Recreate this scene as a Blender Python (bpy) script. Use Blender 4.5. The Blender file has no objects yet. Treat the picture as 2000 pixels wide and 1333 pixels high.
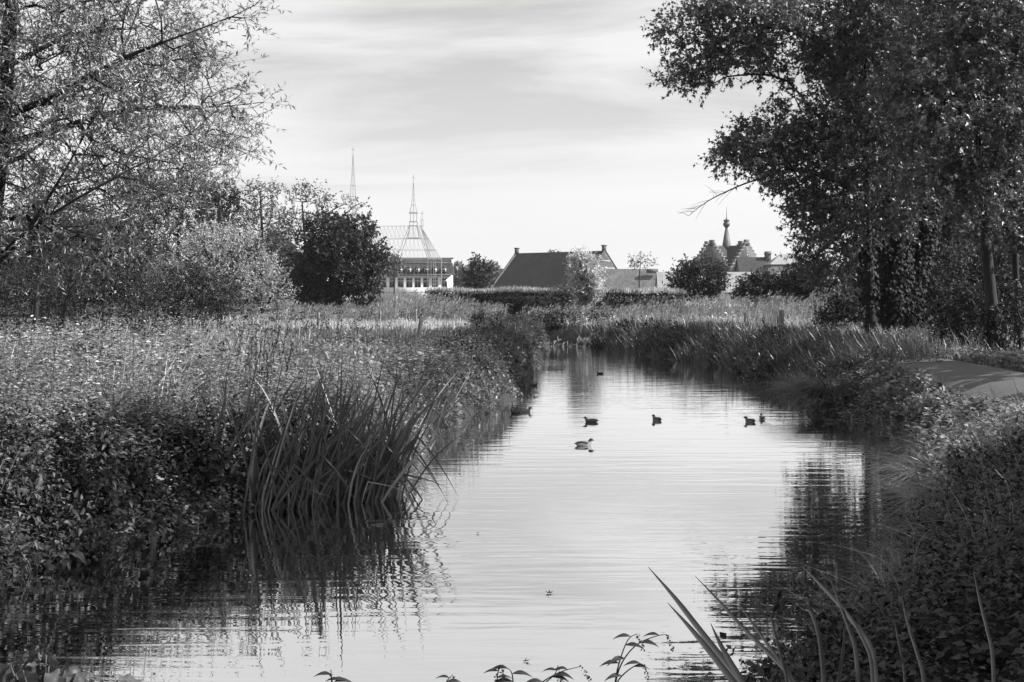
import bpy, math
import numpy as np
from mathutils import Vector

# ------------------------------------------------------------------ camera, sky, sun
SC = bpy.context.scene
COL = SC.collection
rng = np.random.default_rng(11)
FPX, EYE, HOR = 2777.8, 3.4, 583.0          # focal length in photo pixels, eye height above water, horizon row

cam_d = bpy.data.cameras.new('camera'); cam = bpy.data.objects.new('camera', cam_d); COL.objects.link(cam)
cam.location = (0, 0, EYE); cam.rotation_euler = (math.radians(90), 0, 0)
cam_d.lens = 50; cam_d.sensor_width = 36; cam_d.shift_y = -(666.5 - HOR) / 2000
cam_d.clip_start = 0.1; cam_d.clip_end = 20000
SC.camera = cam

SUN_AZ, SUN_EL = math.radians(97), math.radians(39)
world = bpy.data.worlds.new('World'); SC.world = world; world.use_nodes = True
wn, wl = world.node_tree.nodes, world.node_tree.links
wn.clear()
def N(tree, kind, **kw):
    n = tree.new(kind)
    for k, v in kw.items():
        if k.startswith('i_'): n.inputs[k[2:].replace('_', ' ')].default_value = v
        else: setattr(n, k, v)
    return n
sky = N(wn, 'ShaderNodeTexSky', sky_type='NISHITA', sun_disc=False, sun_elevation=SUN_EL, sun_rotation=SUN_AZ)
bw = N(wn, 'ShaderNodeRGBToBW'); wl.new(sky.outputs[0], bw.inputs[0])
tc = N(wn, 'ShaderNodeTexCoord')
sep = N(wn, 'ShaderNodeSeparateXYZ'); wl.new(tc.outputs['Generated'], sep.inputs[0])
zc = N(wn, 'ShaderNodeMath', operation='MAXIMUM'); wl.new(sep.outputs[2], zc.inputs[0]); zc.inputs[1].default_value = 0.0
za = N(wn, 'ShaderNodeMath', operation='ADD'); wl.new(zc.outputs[0], za.inputs[0]); za.inputs[1].default_value = 0.10
dx = N(wn, 'ShaderNodeMath', operation='DIVIDE'); wl.new(sep.outputs[0], dx.inputs[0]); wl.new(za.outputs[0], dx.inputs[1])
dy = N(wn, 'ShaderNodeMath', operation='DIVIDE'); wl.new(sep.outputs[1], dy.inputs[0]); wl.new(za.outputs[0], dy.inputs[1])
cmb = N(wn, 'ShaderNodeCombineXYZ'); wl.new(dx.outputs[0], cmb.inputs[0]); wl.new(dy.outputs[0], cmb.inputs[1])
mp = N(wn, 'ShaderNodeMapping'); wl.new(cmb.outputs[0], mp.inputs[0])
mp.inputs['Location'].default_value = (8.5, 3.5, 0); mp.inputs['Scale'].default_value = (0.42, 0.72, 1)
nz = N(wn, 'ShaderNodeTexNoise', i_Scale=1.0, i_Detail=9.0, i_Roughness=0.58, i_Distortion=0.5); wl.new(mp.outputs[0], nz.inputs['Vector'])
ramp = N(wn, 'ShaderNodeValToRGB'); wl.new(nz.outputs[0], ramp.inputs[0])
e = ramp.color_ramp.elements
e[0].position = .34; e[0].color = (.64, .64, .64, 1); e[1].position = .60; e[1].color = (1.04, 1.04, 1.04, 1)
m_ = ramp.color_ramp.elements.new(.46); m_.color = (.92, .92, .92, 1)
hzf = N(wn, 'ShaderNodeMapRange'); wl.new(zc.outputs[0], hzf.inputs[0]); hzf.inputs[1].default_value = .03; hzf.inputs[2].default_value = .16
hzm = N(wn, 'ShaderNodeMix', data_type='FLOAT'); wl.new(hzf.outputs[0], hzm.inputs[0]); hzm.inputs[2].default_value = .79; wl.new(ramp.outputs[0], hzm.inputs[3])
cl = N(wn, 'ShaderNodeMath', operation='MULTIPLY'); wl.new(hzm.outputs[0], cl.inputs[0])
# thin cloud veil: cloud brightness follows the clear sky behind it
lift = N(wn, 'ShaderNodeVectorMath', operation='ADD'); lift.inputs[1].default_value = (0, 0, .12); wl.new(tc.outputs['Generated'], lift.inputs[0])
wl.new(lift.outputs[0], sky.inputs[0])
sq = N(wn, 'ShaderNodeMath', operation='POWER'); wl.new(bw.outputs[0], sq.inputs[0]); sq.inputs[1].default_value = .42
sk = N(wn, 'ShaderNodeMath', operation='MULTIPLY'); wl.new(sq.outputs[0], sk.inputs[0]); sk.inputs[1].default_value = 4.75
wl.new(sk.outputs[0], cl.inputs[1])
mix = N(wn, 'ShaderNodeMix', data_type='FLOAT'); mix.inputs[0].default_value = .92
wl.new(bw.outputs[0], mix.inputs[2]); wl.new(cl.outputs[0], mix.inputs[3])
bg = N(wn, 'ShaderNodeBackground'); bg.inputs[1].default_value = 0.072
wl.new(mix.outputs[0], bg.inputs[0])
wo = N(wn, 'ShaderNodeOutputWorld'); wl.new(bg.outputs[0], wo.inputs[0])

sun_d = bpy.data.lights.new('sun', 'SUN'); sun = bpy.data.objects.new('sun', sun_d); COL.objects.link(sun)
sun_d.energy = 5.0; sun_d.angle = math.radians(0.6); sun_d.color = (1, 1, 1)
sdir = Vector((math.cos(SUN_EL) * math.sin(SUN_AZ), math.cos(SUN_EL) * math.cos(SUN_AZ), math.sin(SUN_EL)))
sun.rotation_euler = sdir.to_track_quat('Z', 'Y').to_euler(); sun.location = (60, 10, 60)
SC.view_settings.view_transform = 'Standard'; SC.view_settings.look = 'None'
SC.cycles.max_bounces = 6; SC.cycles.diffuse_bounces = 3; SC.cycles.transmission_bounces = 4; SC.cycles.glossy_bounces = 3
SC.view_settings.exposure = 1.0; SC.view_settings.gamma = 1.0

# ------------------------------------------------------------------ helpers
def P(px, py, D): return np.array([(px - 1000) * D / FPX, D, EYE - (py - HOR) * D / FPX])
def nrm(v): return v / np.maximum(np.linalg.norm(v, axis=-1, keepdims=True), 1e-9)

def mesh_np(name, V, polys):
    """polys: list of int arrays (n,k)"""
    me = bpy.data.meshes.new(name)
    V = np.asarray(V, np.float32)
    me.vertices.add(len(V)); me.vertices.foreach_set('co', V.ravel())
    loops = np.concatenate([p.ravel() for p in polys]).astype(np.int32)
    sizes = np.concatenate([np.full(len(p), p.shape[1]) for p in polys])
    starts = np.concatenate([[0], np.cumsum(sizes)[:-1]]).astype(np.int32)
    me.loops.add(len(loops)); me.loops.foreach_set('vertex_index', loops)
    me.polygons.add(len(sizes)); me.polygons.foreach_set('loop_start', starts)
    me.update(calc_edges=True)
    return me
def smooth(me): me.polygons.foreach_set('use_smooth', np.ones(len(me.polygons), bool))

ORG = {}
def thing(name, label, cat, loc, group=None):
    o = bpy.data.objects.new(name, None); COL.objects.link(o); o.location = loc; o.empty_display_size = .2
    o['label'] = label; o['category'] = cat
    if group: o['group'] = group
    ORG[o.name] = np.array(loc, float)
    return o
def obj(name, me, mat=None, parent=None):
    o = bpy.data.objects.new(name, me); COL.objects.link(o)
    if mat is not None and not me.materials: me.materials.append(mat)
    if parent is not None:
        o.parent = parent; ORG[o.name] = ORG[parent.name]
    return o
def tag(o, label=None, cat=None, group=None, kind=None):
    for k, v in (('label', label), ('category', cat), ('group', group), ('kind', kind)):
        if v: o[k] = v
    return o
def part(name, V, polys, mat, parent, sm=False):
    V = np.asarray(V, float)
    if parent is not None: V = V - ORG[parent.name]
    me = mesh_np(name, V, polys if isinstance(polys, list) else [polys])
    if sm: smooth(me)
    return obj(name, me, mat, parent)
def pf(name, V, faces, mat, parent):
    """part from a python face list"""
    V = np.asarray(V, float)
    if parent is not None: V = V - ORG[parent.name]
    me = bpy.data.meshes.new(name); me.from_pydata([tuple(v) for v in V], [], faces); me.update()
    return obj(name, me, mat, parent)
def boxv(c, u, v, w):
    """box from centre and half vectors"""
    c, u, v, w = map(lambda a: np.asarray(a, float), (c, u, v, w))
    V = [c + i * u + j * v + k * w for k in (-1, 1) for j in (-1, 1) for i in (-1, 1)]
    Fq = [(0, 2, 3, 1), (4, 5, 7, 6), (0, 1, 5, 4), (2, 6, 7, 3), (0, 4, 6, 2), (1, 3, 7, 5)]
    return V, Fq
class Acc:
    """collects pieces of ONE part"""
    def __init__(s): s.V = []; s.P = []; s.n = 0
    def add(s, V, polys):
        V = np.asarray(V, float)
        for p in polys: s.P.append(np.asarray(p) + s.n)
        s.V.append(V); s.n += len(V)
    def box(s, c, u, v, w):
        V, Fq = boxv(c, u, v, w); s.add(V, [np.array(Fq)])
    def build(s, name, mat, parent, sm=False):
        return part(name, np.concatenate(s.V), s.P, mat, parent, sm)

def segs(p0, p1, r0, r1, k=5):
    """many tapered segments -> V, quads"""
    p0, p1 = np.asarray(p0, float), np.asarray(p1, float); n = len(p0)
    d = nrm(p1 - p0); ref = np.where(np.abs(d[:, 2:3]) > .9, [[1., 0, 0]], [[0, 0, 1.]])
    u = nrm(np.cross(d, ref)); v = np.cross(d, u)
    a = np.arange(k) * 2 * np.pi / k
    ring = np.cos(a)[None, :, None] * u[:, None] + np.sin(a)[None, :, None] * v[:, None]
    A = p0[:, None] + ring * np.asarray(r0)[:, None, None]; B = p1[:, None] + ring * np.asarray(r1)[:, None, None]
    V = np.concatenate([A, B], 1).reshape(-1, 3)
    i = np.arange(k); j = (i + 1) % k
    q = np.stack([i, j, j + k, i + k], 1)
    return V, (q[None] + (np.arange(n) * 2 * k)[:, None, None]).reshape(-1, 4)
def tube(pts, rad, k=8, cap=True, wob=0.0):
    pts = np.asarray(pts, float); n = len(pts); rad = np.broadcast_to(rad, n)
    t = nrm(np.gradient(pts, axis=0)); V = []
    u = nrm(np.cross(t[0], [0.3, .9, .1]))
    for i in range(n):
        u = nrm(u - t[i] * np.dot(u, t[i])); w = np.cross(t[i], u)
        a = np.arange(k) * 2 * np.pi / k
        rr = rad[i] * (1 + wob * (rng.random(k) - .5))
        V.append(pts[i] + (np.cos(a) * rr)[:, None] * u + (np.sin(a) * rr)[:, None] * w)
    V = np.concatenate(V)
    i = np.arange(k); j = (i + 1) % k
    q = np.concatenate([np.stack([i, j, j + k, i + k], 1) + r * k for r in range(n - 1)])
    polys = [q]
    if cap: polys += [np.array([np.arange(k)[::-1]]), np.array([np.arange(k) + (n - 1) * k])]
    return V, polys
def smooth_path(pts, n=24):
    pts = np.asarray(pts, float); t = np.linspace(0, 1, len(pts)); tt = np.linspace(0, 1, n)
    out = np.stack([np.interp(tt, t, pts[:, i]) for i in range(pts.shape[1])], 1)
    for _ in range(max(1, n // len(pts))):
        out[1:-1] = (out[:-2] + 2 * out[1:-1] + out[2:]) / 4
    return out

SHAPES = {
 'ovate4': (np.array([(0, 0, 0), (.32, .48, .12), (1, 0, -.18), (.32, -.48, .12), (.45, 0, 0)]), np.array([(0, 1, 4), (1, 2, 4), (2, 3, 4), (3, 0, 4)])),
 'diamond': (np.array([(0, 0, 0), (.42, .5, .1), (1, 0, -.06), (.42, -.5, .1)]), np.array([(0, 1, 2), (0, 2, 3)])),
 'ovate': (np.array([(0, 0, 0), (.22, .46, .13), (.58, .40, .08), (1, 0, -.22), (.58, -.40, .08), (.22, -.46, .13), (.5, 0, .0)]),
           np.array([(0, 1, 6), (1, 2, 6), (2, 3, 6), (3, 4, 6), (4, 5, 6), (5, 0, 6)])),
 'lobed': (np.array([(0, 0, 0), (.42, .5, .12), (.52, .14, .0), (1, 0, -.15), (.52, -.14, .0), (.42, -.5, .12)]),
           np.array([(0, 1, 2), (0, 2, 4), (2, 3, 4), (0, 4, 5)])),
 'oak': (np.array([(0, 0, 0), (.36, .5, .1), (.46, .13, .02), (.74, .42, .06), (.76, .1, 0), (1, 0, -.12),
                   (.76, -.1, 0), (.74, -.42, .06), (.46, -.13, .02), (.36, -.5, .1)]),
         np.array([(0, 1, 2), (2, 3, 4), (4, 5, 6), (6, 7, 8), (8, 9, 0), (0, 2, 8), (2, 4, 6), (2, 6, 8)])),
}
def leaves(Pp, A, Nn, L, W, shape='diamond'):
    T, Fq = SHAPES[shape]
    A = nrm(A); Nn = nrm(Nn - A * np.sum(Nn * A, -1, keepdims=True)); S = np.cross(Nn, A)
    L = np.broadcast_to(L, len(Pp)); W = np.broadcast_to(W, len(Pp))
    V = (Pp[:, None] + T[None, :, 0:1] * (A * L[:, None])[:, None] + T[None, :, 1:2] * (S * W[:, None])[:, None]
         + T[None, :, 2:3] * (Nn * L[:, None])[:, None])
    return V.reshape(-1, 3), (Fq[None] + (np.arange(len(Pp)) * len(T))[:, None, None]).reshape(-1, Fq.shape[1])
def blades(base, direction, length, width, bend, face=None, k=4):
    """ribbons: base + dir*L*t + bend*L*t^2, tapering to a point"""
    n = len(base); length = np.broadcast_to(length, n); width = np.broadcast_to(width, n)
    d = nrm(direction); t = np.linspace(0, 1, k + 1)
    C = base[:, None] + d[:, None] * (length[:, None] * t)[..., None] + bend[:, None] * (length[:, None] * t ** 2)[..., None]
    if face is None:
        a = rng.random(n) * 2 * np.pi; face = np.stack([np.cos(a), np.sin(a), np.zeros(n)], 1)
    wt = width[:, None] * np.interp(t, [0, .35, .8, 1], [.75, 1, .55, .04])
    Lf = C + face[:, None] * wt[..., None] / 2; Rt = C - face[:, None] * wt[..., None] / 2
    V = np.stack([Lf, Rt], 2).reshape(-1, 3)
    i = np.arange(k) * 2
    q = np.stack([i, i + 1, i + 3, i + 2], 1)
    return V, (q[None] + (np.arange(n) * 2 * (k + 1))[:, None, None]).reshape(-1, 4)
def rvec(n):
    v = rng.normal(size=(n, 3)); return nrm(v)

# ------------------------------------------------------------------ materials (a black and white world)
def newmat(name):
    m = bpy.data.materials.new(name); m.use_nodes = True
    t = m.node_tree; t.nodes.clear(); return m, t.nodes, t.links
def grey(v): return (v, v, v, 1)
def m_leaf(name, v, var=.45, trans=.35, rough=.45, spec=.4, patch=.35, pscale=.7):
    m, n, l = newmat(name)
    geo = N(n, 'ShaderNodeNewGeometry'); tcn = N(n, 'ShaderNodeTexCoord')
    nz = N(n, 'ShaderNodeTexNoise', i_Scale=pscale, i_Detail=2.0); l.new(tcn.outputs['Object'], nz.inputs['Vector'])
    a = N(n, 'ShaderNodeMapRange'); l.new(geo.outputs['Random Per Island'], a.inputs[0]); a.inputs[3].default_value = 1 - var; a.inputs[4].default_value = 1 + var
    b = N(n, 'ShaderNodeMapRange'); l.new(nz.outputs[0], b.inputs[0]); b.inputs[1].default_value = .3; b.inputs[2].default_value = .7
    b.inputs[3].default_value = (1 - patch) * v; b.inputs[4].default_value = (1 + patch) * v
    c = N(n, 'ShaderNodeMath', operation='MULTIPLY'); l.new(a.outputs[0], c.inputs[0]); l.new(b.outputs[0], c.inputs[1])
    p = N(n, 'ShaderNodeBsdfPrincipled'); p.inputs['Roughness'].default_value = rough; p.inputs['Specular IOR Level'].default_value = spec
    l.new(c.outputs[0], p.inputs['Base Color'])
    tr = N(n, 'ShaderNodeBsdfTranslucent'); l.new(c.outputs[0], tr.inputs[0])
    mx = N(n, 'ShaderNodeMixShader'); mx.inputs[0].default_value = trans
    l.new(p.outputs[0], mx.inputs[1]); l.new(tr.outputs[0], mx.inputs[2])
    o = N(n, 'ShaderNodeOutputMaterial'); l.new(mx.outputs[0], o.inputs[0])
    return m
def m_solid(name, v, v2=None, scale=3.0, rough=.8, spec=.3, bump=0.0, stretch=(1, 1, 1), detail=5, metal=0.0, lo=.35, hi=.65):
    m, n, l = newmat(name)
    tcn = N(n, 'ShaderNodeTexCoord'); mpn = N(n, 'ShaderNodeMapping'); l.new(tcn.outputs['Object'], mpn.inputs[0]); mpn.inputs['Scale'].default_value = stretch
    nz = N(n, 'ShaderNodeTexNoise', i_Scale=scale, i_Detail=float(detail), i_Roughness=.6); l.new(mpn.outputs[0], nz.inputs['Vector'])
    r = N(n, 'ShaderNodeMapRange'); l.new(nz.outputs[0], r.inputs[0])
    r.inputs[1].default_value = lo; r.inputs[2].default_value = hi
    r.inputs[3].default_value = v; r.inputs[4].default_value = v if v2 is None else v2
    p = N(n, 'ShaderNodeBsdfPrincipled'); p.inputs['Roughness'].default_value = rough; p.inputs['Specular IOR Level'].default_value = spec
    p.inputs['Metallic'].default_value = metal
    l.new(r.outputs[0], p.inputs['Base Color'])
    if bump:
        bp = N(n, 'ShaderNodeBump'); bp.inputs['Strength'].default_value = 1; bp.inputs['Distance'].default_value = bump
        l.new(nz.outputs[0], bp.inputs['Height']); l.new(bp.outputs[0], p.inputs['Normal'])
    o = N(n, 'ShaderNodeOutputMaterial'); l.new(p.outputs[0], o.inputs[0])
    return m
def m_roof(name, v, v2, course=.35, tile=.25, moss=.5):
    """rows of tiles too far off to tell apart: fine courses, streaks of weather"""
    m, n, l = newmat(name)
    tcn = N(n, 'ShaderNodeTexCoord')
    nz = N(n, 'ShaderNodeTexNoise', i_Scale=.25, i_Detail=8.0, i_Roughness=.7); l.new(tcn.outputs['Object'], nz.inputs['Vector'])
    mp2 = N(n, 'ShaderNodeMapping'); l.new(tcn.outputs['Object'], mp2.inputs[0]); mp2.inputs['Scale'].default_value = (2.2, 2.2, .25)
    n2 = N(n, 'ShaderNodeTexNoise', i_Scale=.7, i_Detail=4.0); l.new(mp2.outputs[0], n2.inputs['Vector'])
    wv = N(n, 'ShaderNodeTexWave', bands_direction='Z', i_Scale=1.0 / course * .5, i_Distortion=1.5, i_Detail=2.0); l.new(tcn.outputs['Object'], wv.inputs['Vector'])
    a = N(n, 'ShaderNodeMix', data_type='FLOAT'); a.inputs[0].default_value = moss; l.new(nz.outputs[0], a.inputs[2]); l.new(n2.outputs[0], a.inputs[3])
    r = N(n, 'ShaderNodeMapRange'); l.new(a.outputs[0], r.inputs[0]); r.inputs[1].default_value = .36; r.inputs[2].default_value = .64; r.inputs[3].default_value = v; r.inputs[4].default_value = v2
    w = N(n, 'ShaderNodeMapRange'); l.new(wv.outputs[0], w.inputs[0]); w.inputs[3].default_value = .8; w.inputs[4].default_value = 1.12
    mu = N(n, 'ShaderNodeMath', operation='MULTIPLY'); l.new(r.outputs[0], mu.inputs[0]); l.new(w.outputs[0], mu.inputs[1])
    p = N(n, 'ShaderNodeBsdfPrincipled'); p.inputs['Roughness'].default_value = .85; p.inputs['Specular IOR Level'].default_value = .2
    l.new(mu.outputs[0], p.inputs['Base Color'])
    o = N(n, 'ShaderNodeOutputMaterial'); l.new(p.outputs[0], o.inputs[0])
    return m
def m_water():
    m, n, l = newmat('water')
    tcn = N(n, 'ShaderNodeTexCoord')
    def layer(scale, stretch, det, dist):
        mpn = N(n, 'ShaderNodeMapping'); l.new(tcn.outputs['Object'], mpn.inputs[0]); mpn.inputs['Scale'].default_value = stretch
        z = N(n, 'ShaderNodeTexNoise', i_Scale=scale, i_Detail=det, i_Distortion=dist); l.new(mpn.outputs[0], z.inputs['Vector']); return z
    a = layer(1.0, (.35, 2.2, 1), 2.0, .6); b = layer(1.0, (2.2, 6.5, 1), 2.0, .2); c = layer(.09, (1, .7, 1), 2.0, 0)
    ms = N(n, 'ShaderNodeMapRange'); l.new(c.outputs[0], ms.inputs[0]); ms.inputs[1].default_value = .42; ms.inputs[2].default_value = .62; ms.inputs[3].default_value = .15; ms.inputs[4].default_value = 1.0
    sx = N(n, 'ShaderNodeSeparateXYZ'); l.new(tcn.outputs['Object'], sx.inputs[0])
    fy = N(n, 'ShaderNodeMapRange'); l.new(sx.outputs[1], fy.inputs[0]); fy.inputs[1].default_value = 36; fy.inputs[2].default_value = 75; fy.inputs[3].default_value = 1.0; fy.inputs[4].default_value = 5.0
    m2 = N(n, 'ShaderNodeMath', operation='MULTIPLY'); l.new(ms.outputs[0], m2.inputs[0]); l.new(fy.outputs[0], m2.inputs[1])
    mb = N(n, 'ShaderNodeMath', operation='MULTIPLY'); l.new(b.outputs[0], mb.inputs[0]); l.new(m2.outputs[0], mb.inputs[1])
    sb = N(n, 'ShaderNodeMath', operation='MULTIPLY'); l.new(mb.outputs[0], sb.inputs[0]); sb.inputs[1].default_value = .22
    ad = N(n, 'ShaderNodeMath', operation='ADD'); l.new(a.outputs[0], ad.inputs[0]); l.new(sb.outputs[0], ad.inputs[1])
    bp = N(n, 'ShaderNodeBump'); bp.inputs['Strength'].default_value = 1.0; bp.inputs['Distance'].default_value = .0065; l.new(ad.outputs[0], bp.inputs['Height'])
    gl = N(n, 'ShaderNodeBsdfGlossy'); gl.inputs['Color'].default_value = grey(.96); gl.inputs['Roughness'].default_value = .012; l.new(bp.outputs[0], gl.inputs['Normal'])
    df = N(n, 'ShaderNodeBsdfDiffuse'); df.inputs[0].default_value = grey(.012)
    fr = N(n, 'ShaderNodeFresnel', i_IOR=1.33); l.new(bp.outputs[0], fr.inputs['Normal'])
    mr = N(n, 'ShaderNodeMapRange'); l.new(fr.outputs[0], mr.inputs[0]); mr.inputs[2].default_value = .6; mr.inputs[3].default_value = .74; mr.inputs[4].default_value = .97
    mx = N(n, 'ShaderNodeMixShader'); l.new(mr.outputs[0], mx.inputs[0]); l.new(df.outputs[0], mx.inputs[1]); l.new(gl.outputs[0], mx.inputs[2])
    o = N(n, 'ShaderNodeOutputMaterial'); l.new(mx.outputs[0], o.inputs[0])
    return m

M = dict(
 willow=m_leaf('willow_leaf', 0.26, trans=.3, rough=.35, spec=.6, var=.5),
 oak=m_leaf('oak_leaf', .105, trans=.3, rough=.4, spec=.5),
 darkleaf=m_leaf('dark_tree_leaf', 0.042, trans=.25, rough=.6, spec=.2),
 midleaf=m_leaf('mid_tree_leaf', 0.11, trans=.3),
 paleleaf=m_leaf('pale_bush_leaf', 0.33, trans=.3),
 bendherb=m_leaf('bend_herb_leaf', .09, trans=.3, rough=.45, var=.6, patch=.5),
 feather=m_leaf('feathery_leaf', 0.5, trans=.35), hedge=m_leaf('hedge_leaf', 0.02, trans=.15), hedge_lit_top=m_leaf('hedge_lit_shoot', 0.34, trans=.35),  # hedge shoots: sunlight along the hedge top is put into their pale colour
 ivy=m_leaf('ivy_leaf', 0.016, trans=.1, rough=.6, spec=.15),
 weed=m_leaf('weed_leaf', .165, trans=.35, rough=.45, spec=.4, var=.6, patch=.6, pscale=.55),
 weedpale=m_leaf('pale_weed_leaf', .36, trans=.35, var=.5),
 reed=m_leaf('reed_leaf', 0.24, trans=.35, var=.4), plume=m_leaf('reed_plume', 0.34, trans=.35, var=.3),
 grass=m_leaf('grass_blade', 0.15, trans=.3, var=.5), drygrass=m_leaf('dry_grass_blade', 0.42, trans=.35, var=.3),
 cattail=m_leaf('cattail_blade', .05, trans=.3, rough=.3, spec=.6, var=.55),
 deadblade=m_leaf('dead_cattail_blade', .2, trans=.2, rough=.5, var=.4),
 sedge=m_leaf('sedge_blade', 0.065, trans=.3, rough=.35, var=.5),
 shaded_bramble=m_leaf('shaded_bramble_leaf', 0.026, trans=.25, rough=.5, spec=.35, var=.6),  # bramble leaves, with the shade of the lower bank put into their dark colour
 nettle=m_leaf('nettle_leaf', 0.028, trans=.3, rough=.5, spec=.35, var=.6),
 iris=m_leaf('iris_leaf', .055, trans=.3, rough=.35, var=.4),
 stalk=m_leaf('dead_stalk', 0.02, trans=.0, var=.3),
 burdock=m_leaf('burdock_leaf', 0.07, trans=.25, rough=.5, var=.3, pscale=6.0),
 bark=m_solid('bark', .03, .07, scale=5, bump=.03, stretch=(1, 1, .25)),
 darkbark=m_solid('dark_bark', .010, .028, scale=5, bump=.03, stretch=(1, 1, .25)),
 soil=m_solid('soil', .007, .02, scale=.9, bump=.05), gravel=m_solid('gravel', .06, .10, scale=26, bump=.01, detail=8),
 wood=m_solid('weathered_wood', .10, .22, scale=9, bump=.008, stretch=(1, 1, .1)),
 white=m_solid('white_plaster', .66, .74, scale=.6), glass=m_solid('window_pane', .05, rough=.15, spec=.7),
 frame=m_solid('window_frame', .7), brick=m_solid('brick', .065, .12, scale=.8, detail=8), stone=m_solid('pale_stone', .28, .38, scale=1.0),
 slate=m_roof('slate_roof', .03, .06), barnroof=m_roof('old_tile_roof', .014, .038), paletile=m_roof('pale_tile_roof', .2, .3), midtile=m_roof('mossy_tile_roof', .06, .15),
 lead=m_solid('lead', .06, .1, scale=1, rough=.5), steel=m_solid('weathered_steel', .16, .22, scale=1, rough=.6),
 wire=m_solid('fence_wire', .2, rough=.5, metal=.5),
 duckdark=m_solid('dark_feather', .008, .02, scale=40, rough=.5), duckbrown=m_solid('brown_feather', .015, .06, scale=70, rough=.6),
 duckpale=m_solid('pale_feather', .11, .18, scale=60, rough=.6), duckgrey=m_solid('grey_feather', .07, .14, scale=60, rough=.6),
 bill=m_solid('bill', .09, .13, scale=20, rough=.4),
 water=m_water(),
)

# ------------------------------------------------------------------ ground
def shore(pts, extra0, extra1):
    a = [(9445 / (y - HOR), (x - 1000) / FPX * 9445 / (y - HOR)) for x, y in pts]
    a = extra0 + sorted(a) + extra1
    return np.array([q[0] for q in a]), np.array([q[1] for q in a])
LY, LX = shore([(0, 1118), (150, 1085), (330, 1030), (470, 995), (590, 978), (700, 966), (768, 945), (790, 900), (795, 870), (830, 826), (905, 812),
                (985, 782), (1022, 742), (1050, 716), (1062, 690), (1068, 682)], [(-6, -7.5), (10, -7.4), (15, -7.0)], [(99, 2), (101, -10), (104, -28), (108, -30), (400, -30)])
RY, RX = shore([(1535, 1333), (1640, 1230), (1765, 1130), (1850, 1020), (1815, 985), (1842, 935), (1808, 900), (1825, 868), (1712, 830), (1600, 800), (1560, 770), (1470, 735), (1400, 715),
                (1290, 700), (1190, 681)], [(-6, 1.6), (9, 1.5), (11, 1.8)], [(101, 5.2), (104, 2), (106, -12), (108, -30), (400, -31)])
def xl(y): return np.interp(y, LY, LX)
def xr(y): return np.interp(y, RY, RX)
def lump(x, y):
    return (np.sin(x * .9 + 1.3 * np.sin(y * .37)) * np.sin(y * .7 + np.sin(x * .31)) * .5 + np.sin(x * .23 + 2) * np.sin(y * .19 + 1) * .5)
def terr(x, y):
    x, y = np.asarray(x, float), np.asarray(y, float)
    wob = .22 * np.sin(y * 1.7) * np.sin(y * .61 + 1)
    a, b, c = x - (xl(y) + wob), (xr(y) + wob) - x, (y - 7.2) * .7
    d = np.minimum(np.minimum(a, b), c)
    zi = -.7 * np.clip(d / 1.5, 0, 1) - .05
    left, near = (a <= b) & (a <= c), (c < a) & (c < b)
    s = np.where(near, 2.6, np.where(left, .62, np.where(y < 32, 2.2, 1.5)))
    dd = np.maximum(-d, 0)
    zo = -.05 + 1.45 * np.tanh(dd / s) + .10 * lump(x, y) * np.clip(dd / 2, 0, 1) * np.clip(np.abs(x - 12.6) / 3 - .4, 0, 1)
    return np.where(d > 0, zi, zo)
def axis(lims):
    out = []
    for a, b, s in lims: out.append(np.arange(a, b, s))
    return np.concatenate(out + [[lims[-1][1]]])
gx = axis([(-1500, -600, 300), (-600, -100, 100), (-100, -30, 5), (-30, -12, .8), (-12, 16, .42), (16, 40, 1), (40, 120, 8), (120, 600, 80), (600, 1500, 300)])
gy = axis([(-200, -10, 30), (-10, 8, 1.5), (8, 50, .4), (50, 112, .7), (112, 160, 3), (160, 600, 40), (600, 2400, 300)])
GX, GY = np.meshgrid(gx, gy)
GZ = terr(GX, GY)
V = np.stack([GX, GY, GZ], -1).reshape(-1, 3); nx, ny = len(gx), len(gy)
i = (np.arange(ny - 1)[:, None] * nx + np.arange(nx - 1)[None]).ravel()
me = mesh_np('ground', V, [np.stack([i, i + 1, i + nx + 1, i + nx], 1)]); smooth(me)
tag(obj('ground', me, M['soil']), kind='structure')
wv = np.array([(-60, 5, 0), (40, 5, 0), (40, 118, 0), (-60, 118, 0)], float)
tag(obj('water', mesh_np('water', wv, [np.array([[0, 1, 2, 3]])]), M['water']), kind='structure')
# path along the right bank
pth = smooth_path([(11.0, 6), (11.6, 20), (12.2, 33), (13.0, 45), (12.9, 54), (13.2, 65), (15.5, 85), (17.5, 97), (22, 125)], 160)
acr = np.linspace(-1.15, 1.15, 6); tn = nrm(np.gradient(pth, axis=0)); nn = np.stack([tn[:, 1], -tn[:, 0]], 1)
V = pth[:, None] + nn[:, None] * acr[None, :, None]
V = np.concatenate([V, terr(V[..., 0], V[..., 1])[..., None] + .03], -1).reshape(-1, 3)
i = (np.arange(159)[:, None] * 6 + np.arange(5)[None]).ravel()
me = mesh_np('path', V, [np.stack([i, i + 1, i + 7, i + 6], 1)]); smooth(me)
tag(obj('path', me, M['gravel']), kind='structure')
def on_path(x, y, w=1.25):
    return np.abs(x - np.interp(y, pth[:, 1], pth[:, 0])) < w

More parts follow.
